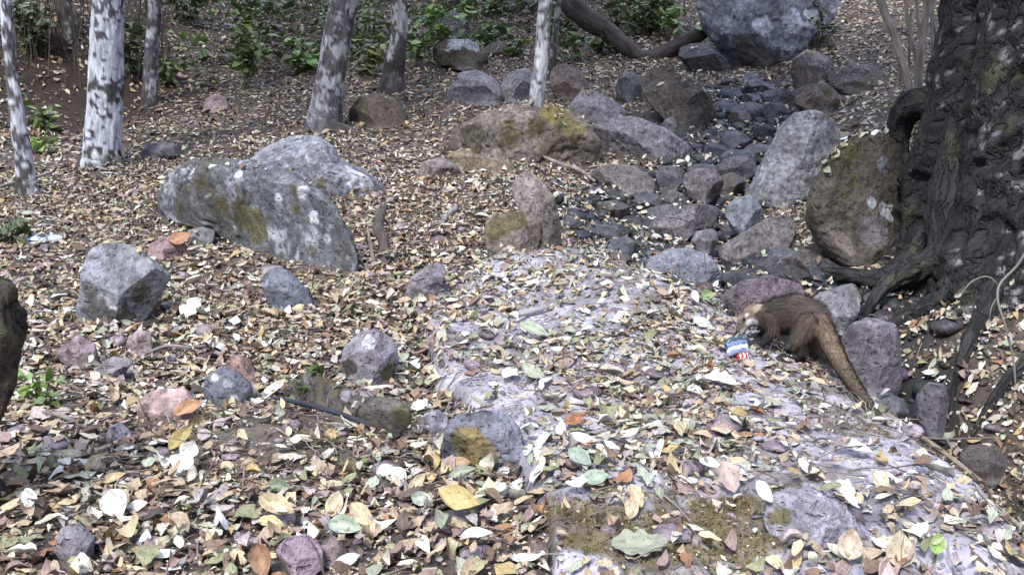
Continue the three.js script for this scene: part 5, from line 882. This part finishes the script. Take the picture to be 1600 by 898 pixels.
plant('bright leafy sprig left of the huge lichen-speckled boulder', 1056, 46, 40, 50, 34, 20, GB, { stems: 4, d: 11.5 });
plant('soft green tuft on the right shoulder of the huge lichen-speckled boulder', 1282, 66, 40, 50, 60, 12, [0.14, 0.19, 0.07], { stems: 7 });
plant('dark green plant between the slim leaning tree and the white-blotched tree', 64, 205, 44, 60, 34, 24, GN, { stems: 5 });
plant('dull green plant at the foot of the slim leaning tree', 62, 240, 30, 50, 18, 26, GB, { stems: 4 });
plant('dark leafy bush on the soil bank behind the slim leaning tree', 60, 90, 120, 110, 120, 22, GD, { stems: 8 });
plant('dark leafy bush on the soil bank beside the white-blotched tree', 200, 120, 110, 70, 90, 22, GD, { stems: 7 });
plant('deep green bush at the top of the slope left of the tall leafy shrub', 300, 40, 90, 120, 110, 20, GD, { stems: 8 });
plant('green seedlings at the foot of the narrow grey tree', 262, 130, 50, 40, 30, 22, GN, { stems: 5 });
plant('small bright green plant beside the mossy stump', 64, 640, 62, 60, 30, 26, GB, { stems: 5 });
plant('green spiky sprout in front of the long dark mossy stone', 470, 640, 56, 44, 9, 36, GN, { stems: 2, w: 0.5 });
plant('tiny green sprout in the litter below the dark mossy stone', 562, 742, 22, 30, 8, 24, GY, { stems: 3 });
plant('green plant low beside the far left of the leafy bank', 12, 380, 40, 60, 24, 28, GD, { stems: 4 });
plant('pale green plant between the stones above the round reddish brown boulder', 808, 92, 40, 40, 30, 18, GN, { stems: 4 });
plant('dark green plant at the top edge of the slope behind the sagging log', 780, 20, 70, 90, 70, 20, GD, { stems: 6 });
{
  const p = hitTop(1458, 885), k = p.d / F, t = thing('seedling', 'single bright green seedling leaf on a thin stem at the front of the bedrock', 'seedling', V(p.x, p.y, p.z));
  part('stem', tube([[0, -0.01, 0, 0.003], [0.004, 20 * k, 0, 0.0028], [0.006, 40 * k, 0, 0.002]], 6, 0.01, () => [0.14, 0.17, 0.06], 0.02), twigMat, t);
  for (const [a, l, w, y, c] of [[80, 34, 0.36, 34, [0.36, 0.55, 0.14]], [30, 24, 0.25, 42, [0.50, 0.60, 0.30]]]) { const g = blade(12, 7, { w, bend: 0.2, fold: 0.2, seed: a }), C = new Float32Array(g.attributes.position.count * 3); for (let i = 0; i < C.length; i += 3) C.set(c, i); g.setAttribute('color', new THREE.BufferAttribute(C, 3)); const m = part('leaf', g, greenMat, t); m.scale.setScalar(l * k); m.quaternion.setFromAxisAngle(V(1, 0, 0), 1.25).multiply(new THREE.Quaternion().setFromAxisAngle(UPV, a * Math.PI / 180)); m.position.set(0.004, (y + l * 0.2) * k, 0.004); }
}
// dead twig with shrivelled leaves hanging in front of the big tree
{
  const d = 4.0, o = at(1596, 400, d), t = thing('hanging_twig', 'bare twig with shrivelled pale leaves hanging before the big dark tree', 'twig', o), to = (l) => l.map(([x, y, r]) => { const p = at(x, y, d); return [p.x - o.x, p.y - o.y, p.z - o.z, r * d / F]; }), c = () => [0.30, 0.26, 0.23];
  part('stem', tube(to([[1612, 380, 2], [1590, 415, 2], [1562, 446, 2], [1560, 470, 2], [1572, 510, 2], [1584, 560, 1.8], [1588, 605, 1.5]]), 6, 0.02, c, 0.05), twigMat, t);
  part('branch', tube(to([[1562, 446, 1.5], [1545, 432, 1.5], [1522, 438, 1.3], [1505, 455, 1.2]]), 6, 0.02, c, 0.05), twigMat, t);
  part('branch', tube(to([[1560, 462, 1.3], [1550, 480, 1.2], [1547, 500, 1]]), 6, 0.02, c, 0.05), twigMat, t);
  for (const [x, y, l, a] of [[1496, 460, 22, 30], [1542, 506, 22, 80], [1580, 440, 16, 60], [1588, 480, 16, 75], [1576, 520, 14, 70], [1565, 424, 10, 20]]) { const g = blade(10, 5, { w: 0.22, bend: 1.2, fold: 1.4, wav: 0.15, seed: x }), C = new Float32Array(g.attributes.position.count * 3).fill(0.4); for (let i = 0; i < C.length; i += 3) C.set([0.46, 0.40, 0.33], i); g.setAttribute('color', new THREE.BufferAttribute(C, 3)); const m = part('leaf', g, leafMat, t), p = at(x, y, d); m.position.copy(p.sub(o)); m.scale.setScalar(l * d / F); m.quaternion.setFromAxisAngle(V(1, 0, 0), 1.3).multiply(new THREE.Quaternion().setFromAxisAngle(UPV, a * 0.0175)); }
}

{
  const R = rngOf(88), P = [], C = [], I = [];
  for (const [p, r, c] of slabMoss()) for (let k = 0; k < 1500 * r / 0.15; k++) {
    const a = R() * 6.283, q = r * Math.sqrt(R()), x = p.x + Math.cos(a) * q, z = p.z + Math.sin(a) * q; if (ownAt(x, z) !== 1 || q / r + 0.55 * fbm(x * 9, 3, z * 9, 4) > 0.85) continue;
    const y = topAt(x, z) - 0.004, h = 0.004 + R() * 0.008, w = 0.002 + R() * 0.003, t = R() * 6.283, dx = Math.cos(t), dz = Math.sin(t), l = (R() - 0.5) * 0.02, m = 0.6 + R() * 0.9, o = P.length / 3, g = R() < 0.3 ? [0.20, 0.16, 0.075] : c;
    P.push(x - dx * w, y, z - dz * w, x + dx * w, y, z + dz * w, x + l, y + h, z + (R() - 0.5) * 0.02); for (let s = 0; s < 3; s++) C.push(g[0] * m, g[1] * m, g[2] * m); I.push(o, o + 1, o + 2);
  }
  const g = new THREE.BufferGeometry(); g.setAttribute('position', new THREE.Float32BufferAttribute(P, 3)); g.setAttribute('color', new THREE.Float32BufferAttribute(C, 3)); g.setIndex(I); g.computeVertexNormals();
  const m = mesh('moss', g, new THREE.MeshStandardMaterial({ vertexColors: true, roughness: 0.95, side: THREE.DoubleSide }), scene); m.userData.kind = 'stuff'; m.userData.label = 'short golden green moss on the front of the bedrock';
}

// low green and brown undergrowth on the slope at the back
{
  const R = rngOf(54), P = [], N = [], C = [], U = [], I = [], v = V(), nm = new THREE.Matrix3();
  for (let k = 0; k < 900; k++) {
    const px = -60 + R() * 1160, py = -100 + R() * (px < 320 ? 290 : px < 700 ? 215 : 180), p = hit(px, py); if (p.y > 6 || ownAt(p.x, p.z) > 1) continue;
    const cl = fbm(p.x * 0.8, 3, p.z * 0.8, 3) + (px < 330 ? 0.18 : 0) + (py < 40 ? 0.12 : 0); if (cl < 0.27) continue;
    const h = 0.08 + R() * 0.45, m = 5 + (R() * 9 | 0), w = 0.12 + R() * 0.2, hue = R(), col = hue < 0.4 ? GN : hue < 0.58 ? GB : hue < 0.72 ? GD : hue < 0.86 ? GY : [0.13, 0.10, 0.06];
    for (let q = 0; q < m; q++) {
      const a = R() * 6.283, g = LOW[(R() * 60) | 0], l = 0.06 + R() * 0.09, br = 0.5 + R() * 0.9; E.set((R() - 0.5) * 1.2, a, 0.3 - R() * 1.1, 'YXZ'); Q1.setFromEuler(E);
      const M = new THREE.Matrix4().compose(V(p.x + Math.cos(a) * w * R(), p.y + h * (0.2 + 0.8 * R()), p.z + Math.sin(a) * w * R()), Q1, V(l, l, l)), ps = g.attributes.position, nn = g.attributes.normal, u = g.attributes.uv, s = P.length / 3; nm.getNormalMatrix(M);
      for (let i = 0; i < ps.count; i++) { v.fromBufferAttribute(ps, i).applyMatrix4(M); P.push(v.x, v.y, v.z); v.fromBufferAttribute(nn, i).applyMatrix3(nm).normalize(); N.push(v.x, v.y, v.z); U.push(u.getX(i), u.getY(i)); C.push(col[0] * br, col[1] * br, col[2] * br); }
      for (const i of g.index.array) I.push(s + i);
    }
  }
  const g = new THREE.BufferGeometry(); g.setAttribute('position', new THREE.Float32BufferAttribute(P, 3)); g.setAttribute('normal', new THREE.Float32BufferAttribute(N, 3)); g.setAttribute('color', new THREE.Float32BufferAttribute(C, 3)); g.setAttribute('uv', new THREE.Float32BufferAttribute(U, 2)); g.setIndex(I);
  const m = mesh('undergrowth', g, greenMat, scene); m.userData.kind = 'stuff'; m.userData.label = 'low green undergrowth on the slope at the back';
}

// ---------- litter left by people ----------
function crumpled(name, label, px, py, wpx, hpx, tilt, turn, colour, seed, parts) {
  const p = hitTop(px, py), k = p.d / F, t = thing(name, label, 'wrapper', V(p.x, p.y + 0.006, p.z)), w = wpx * k, h = hpx * k;
  const mat = new THREE.MeshStandardMaterial({ vertexColors: true, roughness: 0.35, side: THREE.DoubleSide });
  for (const [pn, v0, v1, off, pw = 1, px0 = 0] of parts) {
    const g = grid(33, 25, (i, j) => {
      const u = i / 32, f = j / 24, v = mix(v0, v1, f), pil = Math.sin(Math.PI * u) * Math.sin(Math.PI * f) * 0.16 * h;
      const c = colour(u, v), cr = 0.09 * h * (Math.abs(noise(u * 5 + seed, v * 6, seed)) + 0.6 * Math.abs(noise(u * 11, v * 12, seed)));
      return [px0 * w + (u - 0.5) * w * pw * (1 + 0.12 * noise(v * 5, seed, 1)), (v) * h + 0.03 * h * noise(u * 6, seed, 3), pil + cr + off * h, ...c, u, v];
    });
    const m = part(pn, g, mat, t); m.rotation.set(-tilt, 0, turn);
    const b = m.clone(); b.geometry = g.clone(); const q = b.geometry.attributes.position; for (let i = 0; i < q.count; i++) q.setZ(i, -q.getZ(i) * 0.6 - 0.004); b.geometry.computeVertexNormals(); b.name = 'back_panel'; t.add(b);
  }
  return t;
}
crumpled('snack_wrapper', 'crumpled blue, white and red wrapper on the bedrock under the coati\'s nose', 1157, 566, 35, 38, 0.5, 0.2, (u, v) => v < 0.3 ? (Math.sin(u * 17) > -0.1 ? [0.45, 0.03, 0.025] : [0.62, 0.58, 0.56]) : v < 0.46 ? [0.20, 0.26, 0.39] : v < 0.6 ? [0.55, 0.61, 0.70] : v < 0.78 ? [0.13, 0.19, 0.31] : [0.04, 0.06, 0.075], 3, [['printed_panel', -0.05, 0.30, 0.02, 0.55, 0.12], ['foil_panel', 0.28, 1.0, 0.1]]);
crumpled('plastic_scrap', 'crumpled pale blue plastic scrap in the litter near the left edge', 64, 380, 52, 20, 1.15, -0.12, (u, v) => { const q = u + 0.2 * noise(v * 4, u * 3, 2); return q < 0.2 ? [0.10, 0.20, 0.32] : q < 0.5 ? [0.46, 0.51, 0.57] : q < 0.72 ? [0.20, 0.24, 0.33] : [0.36, 0.41, 0.5]; }, 8, [['sheet', 0, 1, 0]]);

// ---------- the coati ----------
{
  const f1 = hitTop(1228, 562), f2 = hitTop(1160, 542), tipD = hit(1376, 662).d ?? 3.4, d1 = f1.d + 0.03, d2 = f2.d + 0.05;
  console.log('coati depths', d1, d2);
  const tEnd = hitTop(1372, 652).d - 0.02, bones = [];
  const J = (x, y, d, r) => { const p = at(x, y, d); return [p.x, p.y, p.z, r * d / F]; };
  const chain = (kind, list) => { for (let i = 1; i < list.length; i++) bones.push({ a: list[i - 1], b: list[i], kind, i, n: list.length }); };
  const bd = (f) => mix(d1 + 0.03, d2 + 0.02, f);
  chain('body', [J(1279, 502, bd(-0.02), 17), J(1266, 495, bd(0.1), 27), J(1245, 491, bd(0.3), 31), J(1220, 493, bd(0.6), 28), J(1202, 494, bd(0.8), 22), J(1189, 493, bd(0.9), 16)]);
  chain('head', [J(1189, 494, bd(0.9), 13.5), J(1175, 491, bd(1), 14.5), J(1164, 503, bd(1), 11), J(1158, 515, bd(1.02), 7.5), J(1153.5, 525, bd(1.03), 5)]);
  chain('ear', [J(1183, 483, bd(0.93) - 0.028, 4.5), J(1185, 479, bd(0.93) - 0.032, 3.5)]);
  chain('ear', [J(1177, 482, bd(0.97) + 0.03, 4.5), J(1178, 478, bd(0.97) + 0.034, 3.5)]);
  chain('leg', [J(1262, 508, d1 - 0.02, 19), J(1248, 531, d1 - 0.03, 13), J(1253, 547, d1 - 0.02, 8), J(1244, 558, d1 - 0.02, 7), J(1224, 561, d1 - 0.02, 5.5)]);
  chain('leg', [J(1270, 512, d1 + 0.08, 14), J(1266, 538, d1 + 0.07, 10), J(1272, 552, d1 + 0.05, 7), J(1258, 566, d1 + 0.02, 6), J(1248, 567, d1 + 0.02, 5)]);
  chain('foreleg', [J(1207, 499, bd(0.75) - 0.04, 13), J(1209, 519, bd(0.75) - 0.05, 8), J(1197, 533, bd(0.8) - 0.05, 5.5), J(1183, 541, d2 - 0.03, 5.5), J(1175, 543, d2 - 0.03, 4.5)]);
  chain('foreleg', [J(1203, 500, bd(0.75) + 0.05, 11), J(1196, 520, bd(0.75) + 0.06, 7), J(1182, 532, d2 + 0.05, 5.5), J(1172, 537, d2 + 0.04, 5), J(1166, 538, d2 + 0.04, 4)]);
  const td = (f) => mix(d1 + 0.02, tEnd, f);
  chain('tail', [J(1274, 496, td(0), 15), J(1287, 514, td(0.08), 15.5), J(1299, 540, td(0.25), 15), J(1314, 568, td(0.45), 12.5), J(1330, 594, td(0.62), 10.5), J(1348, 619, td(0.8), 8), J(1364, 640, td(0.94), 6.2), J(1382, 660, td(1.06), 4)]);
  // toes
  for (const [x, y, d] of [[1224, 561, d1 - 0.02], [1248, 567, d1 + 0.02], [1175, 543, d2 - 0.03], [1166, 538, d2 + 0.04]]) for (let q = -1; q <= 1; q++) bones.push({ a: J(x, y, d + q * 0.012, 3.2), b: J(x - 7, y + 2, d + q * 0.014, 2), kind: 'paw', i: 1, n: 2 });
  const sd = (x, y, z, b) => { const ax = b.a[0], ay = b.a[1], az = b.a[2], ex = b.b[0] - ax, ey = b.b[1] - ay, ez = b.b[2] - az, t = clamp(((x - ax) * ex + (y - ay) * ey + (z - az) * ez) / (ex * ex + ey * ey + ez * ez + 1e-12)); return Math.hypot(x - ax - t * ex, y - ay - t * ey, z - az - t * ez) - mix(b.a[3], b.b[3], t); };
  const chains = []; { let last = null; for (const b of bones) { if (b.kind === 'paw' || b.i === 1) chains.push(last = []); last.push(b); } }
  const field = (x, y, z) => { let s = 0; const k = 0.008; for (const c of chains) { let d = 9; for (const b of c) d = Math.min(d, sd(x, y, z, b)); if (d < 0.09) s += Math.exp(-d / k); } return s > 0 ? -k * Math.log(s) : 0.09; };
  // surface nets
  const lo = [1e9, 1e9, 1e9], hi = [-1e9, -1e9, -1e9]; for (const b of bones) for (const p of [b.a, b.b]) for (let q = 0; q < 3; q++) { lo[q] = Math.min(lo[q], p[q] - p[3] - 0.03); hi[q] = Math.max(hi[q], p[q] + p[3] + 0.03); }
  const cs = 0.0065, n = lo.map((l, q) => Math.ceil((hi[q] - l) / cs) + 1), idx = (i, j, k) => i + n[0] * (j + n[1] * k), fld = new Float32Array(n[0] * n[1] * n[2]);
  for (let k = 0; k < n[2]; k++) for (let j = 0; j < n[1]; j++) for (let i = 0; i < n[0]; i++) fld[idx(i, j, k)] = field(lo[0] + i * cs, lo[1] + j * cs, lo[2] + k * cs);
  const vid = new Int32Array(fld.length).fill(-1), P = [], I = [];
  for (let k = 0; k < n[2] - 1; k++) for (let j = 0; j < n[1] - 1; j++) for (let i = 0; i < n[0] - 1; i++) {
    let c = 0, x = 0, y = 0, z = 0; const v = []; for (let q = 0; q < 8; q++) v.push(fld[idx(i + (q & 1), j + ((q >> 1) & 1), k + (q >> 2))]);
    for (let a = 0; a < 8; a++) for (const m of [1, 2, 4]) if (!(a & m)) { const b = a | m; if ((v[a] < 0) !== (v[b] < 0)) { const t = v[a] / (v[a] - v[b]); x += (a & 1) + (m === 1 ? t : 0); y += ((a >> 1) & 1) + (m === 2 ? t : 0); z += (a >> 2) + (m === 4 ? t : 0); c++; } }
    if (c) { vid[idx(i, j, k)] = P.length / 3; P.push(lo[0] + (i + x / c) * cs, lo[1] + (j + y / c) * cs, lo[2] + (k + z / c) * cs); }
  }
  for (let k = 1; k < n[2] - 1; k++) for (let j = 1; j < n[1] - 1; j++) for (let i = 1; i < n[0] - 1; i++) {
    const a = fld[idx(i, j, k)] < 0;
    const quad = (p, q, r, s, flip) => { if (flip) I.push(p, r, q, p, s, r); else I.push(p, q, r, p, r, s); };
    if (a !== fld[idx(i + 1, j, k)] < 0) quad(vid[idx(i, j - 1, k - 1)], vid[idx(i, j, k - 1)], vid[idx(i, j, k)], vid[idx(i, j - 1, k)], !a);
    if (a !== fld[idx(i, j + 1, k)] < 0) quad(vid[idx(i - 1, j, k - 1)], vid[idx(i - 1, j, k)], vid[idx(i, j, k)], vid[idx(i, j, k - 1)], !a);
    if (a !== fld[idx(i, j, k + 1)] < 0) quad(vid[idx(i - 1, j - 1, k)], vid[idx(i, j - 1, k)], vid[idx(i, j, k)], vid[idx(i - 1, j, k)], !a);
  }
  const nv = P.length / 3, C = new Float32Array(nv * 3), N = new Float32Array(nv * 3), FL = new Float32Array(nv * 3), TAIL = new Uint8Array(nv), g = new THREE.BufferGeometry();
  const spot = (x, y, d) => at(x, y, d), eyeSpot = spot(1165, 491, bd(1) - 0.035), cheek = spot(1175, 507, bd(0.97) - 0.035), chest = spot(1204, 520, bd(0.8) - 0.05), chin = spot(1166, 520, bd(1) - 0.02), brow = spot(1172, 478, bd(1) - 0.02), flank = spot(1234, 484, bd(0.4) - 0.06);
  for (let q = 0; q < nv; q++) {
    const x = P[q * 3], y = P[q * 3 + 1], z = P[q * 3 + 2], e = 0.004; let nx = field(x + e, y, z) - field(x - e, y, z), ny = field(x, y + e, z) - field(x, y - e, z), nz = field(x, y, z + e) - field(x, y, z - e); const L = Math.hypot(nx, ny, nz) || 1; N.set([nx / L, ny / L, nz / L], q * 3);
    let best = 9, b0; for (const b of bones) { const d = sd(x, y, z, b); if (d < best) { best = d; b0 = b; } }
    const t = (b0.i - 1) / (b0.n - 1), m = fbm(x * 40, y * 40, z * 40, 3), h = fbm(x * 14, y * 14, z * 14, 3); let c = mix3([0.045, 0.036, 0.028], [0.12, 0.094, 0.071], clamp(0.45 + h * 0.9 + m * 0.5));
    if (b0.kind === 'head') { c = mix3([0.15, 0.11, 0.075], [0.24, 0.175, 0.115], clamp(0.5 + m)); if (t > 0.45) c = mix3(c, [0.10, 0.075, 0.06], 0.6); if (t > 0.7) c = [0.02, 0.018, 0.018]; }
    if (b0.kind === 'ear') c = [0.30, 0.23, 0.16];
    if (b0.kind === 'paw') c = [0.014, 0.013, 0.014];
    if (b0.kind === 'foreleg') c = t > 0.2 ? [0.022, 0.02, 0.022] : mix3(c, [0.09, 0.06, 0.04], 0.5);
    if (b0.kind === 'leg' && t > 0.4) c = [0.02, 0.017, 0.016]; else if (b0.kind === 'leg') c = mix3(c, [0.12, 0.085, 0.058], 0.5);
    if (b0.kind === 'tail') { TAIL[q] = t > 0.1 ? 1 : 0; c = mix3([0.15, 0.105, 0.07], [0.25, 0.18, 0.12], clamp(0.5 + h + m * 0.5)); if (Math.sin(t * 34 + h) > 0.45) c = c.map((v) => v * 0.72); c = mix3(c, [0.045, 0.034, 0.027], smooth(0.4, 0.95, t + 0.12 * h)); }
    for (const [p, r, pc] of [[eyeSpot, 0.0135, [0.80, 0.80, 0.78]], [cheek, 0.024, [0.66, 0.66, 0.66]], [chest, 0.016, [0.16, 0.15, 0.14]], [chin, 0.017, [0.42, 0.40, 0.38]]]) { const q2 = Math.hypot(x - p.x, y - p.y, z - p.z) / r + 0.3 * m; c = mix3(c, pc, smooth(1.15, 0.8, q2)); }
    C.set(c, q * 3); const fx = b0.b[0] - b0.a[0], fy = b0.b[1] - b0.a[1], fz = b0.b[2] - b0.a[2], fl = Math.hypot(fx, fy, fz) || 1, sg = b0.kind === 'body' ? -1 : b0.kind === 'head' ? -1 : 1; FL.set([sg * fx / fl, sg * fy / fl - 0.25, sg * fz / fl], q * 3);
    if (b0.kind === 'paw' || b0.kind === 'ear' || (b0.kind === 'head' && t > 0.6)) FL.set([0, 0, 0], q * 3);
  }
  const o = V(f1.x, f1.y, f1.z); for (let q = 0; q < nv; q++) { P[q * 3] -= o.x; P[q * 3 + 1] -= o.y; P[q * 3 + 2] -= o.z; }
  g.setAttribute('position', new THREE.Float32BufferAttribute(P, 3)); g.setAttribute('normal', new THREE.BufferAttribute(N, 3)); g.setAttribute('color', new THREE.BufferAttribute(C, 3)); g.setIndex(I);
  const t = thing('coati', 'brown coati bending its head to a wrapper, thick tail trailing down the bedrock edge', 'coati', o);
  const furMat = new THREE.MeshStandardMaterial({ vertexColors: true, roughness: 0.85, side: THREE.DoubleSide });
  part('body', g, furMat, t);
  const headAt = at(1168, 498, bd(1)).sub(o), R = rngOf(12), HP = [], HC = [], HN = [], HI = [];
  for (let k = 0; k < 26000; k++) {
    const f = ((R() * I.length / 3) | 0) * 3, v = [I[f], I[f + 1], I[f + 2]][(R() * 3) | 0]; if (!FL[v * 3] && !FL[v * 3 + 1]) continue;
    const nn = V(N[v * 3], N[v * 3 + 1], N[v * 3 + 2]), fl = V(FL[v * 3], FL[v * 3 + 1], FL[v * 3 + 2]).addScaledVector(nn, -nn.dot(V(FL[v * 3], FL[v * 3 + 1], FL[v * 3 + 2]))).add(V((R() - 0.5) * 0.5, (R() - 0.5) * 0.5, (R() - 0.5) * 0.5)).normalize();
    const p = V(P[v * 3] + (R() - 0.5) * cs, P[v * 3 + 1] + (R() - 0.5) * cs, P[v * 3 + 2] + (R() - 0.5) * cs), dark = C[v * 3] < 0.05, l = (dark ? 0.009 : 0.015) + R() * (dark ? 0.006 : 0.015), near = TAIL[v] ? 0.6 : p.distanceTo(headAt) < 0.062 ? 0.32 : 1, near0 = p.distanceTo(headAt) < 0.062 ? 0.32 : 1, tip = p.clone().addScaledVector(fl, l * near).addScaledVector(nn, near * l * (0.25 + R() * 0.3)), s = V().crossVectors(fl, nn).normalize().multiplyScalar(0.0011), br = 0.55 + R() * 1.0, a = HP.length / 3;
    p.addScaledVector(nn, -0.001); HP.push(p.x - s.x, p.y - s.y, p.z - s.z, p.x + s.x, p.y + s.y, p.z + s.z, tip.x, tip.y, tip.z);
    for (let q = 0; q < 3; q++) { HN.push(nn.x, nn.y, nn.z); const w = q === 2 ? br * 1.15 : br * 0.9; HC.push(C[v * 3] * w, C[v * 3 + 1] * w, C[v * 3 + 2] * w); } HI.push(a, a + 1, a + 2);
  }
  const hg = new THREE.BufferGeometry(); hg.setAttribute('position', new THREE.Float32BufferAttribute(HP, 3)); hg.setAttribute('normal', new THREE.Float32BufferAttribute(HN, 3)); hg.setAttribute('color', new THREE.Float32BufferAttribute(HC, 3)); hg.setIndex(HI);
  part('fur', hg, furMat, t);
  const wet = new THREE.MeshStandardMaterial({ color: new THREE.Color(0.012, 0.011, 0.012), roughness: 0.25 });
  const nose = part('nose', new THREE.SphereGeometry(0.0125, 16, 12), wet, t); nose.position.copy(at(1152, 527, bd(1.03) - 0.005).sub(o)); nose.scale.set(1, 0.8, 1);
  const eye = part('eye', new THREE.SphereGeometry(0.006, 14, 10), wet, t); eye.position.copy(at(1162.5, 498, bd(1) - 0.0335).sub(o));
}
{ let n = 0; scene.traverse((o) => { if (o.isMesh) n += (o.geometry.index ?? o.geometry.attributes.position).count / 3; }); console.log('triangles', n | 0); }
renderer.render(scene, camera);
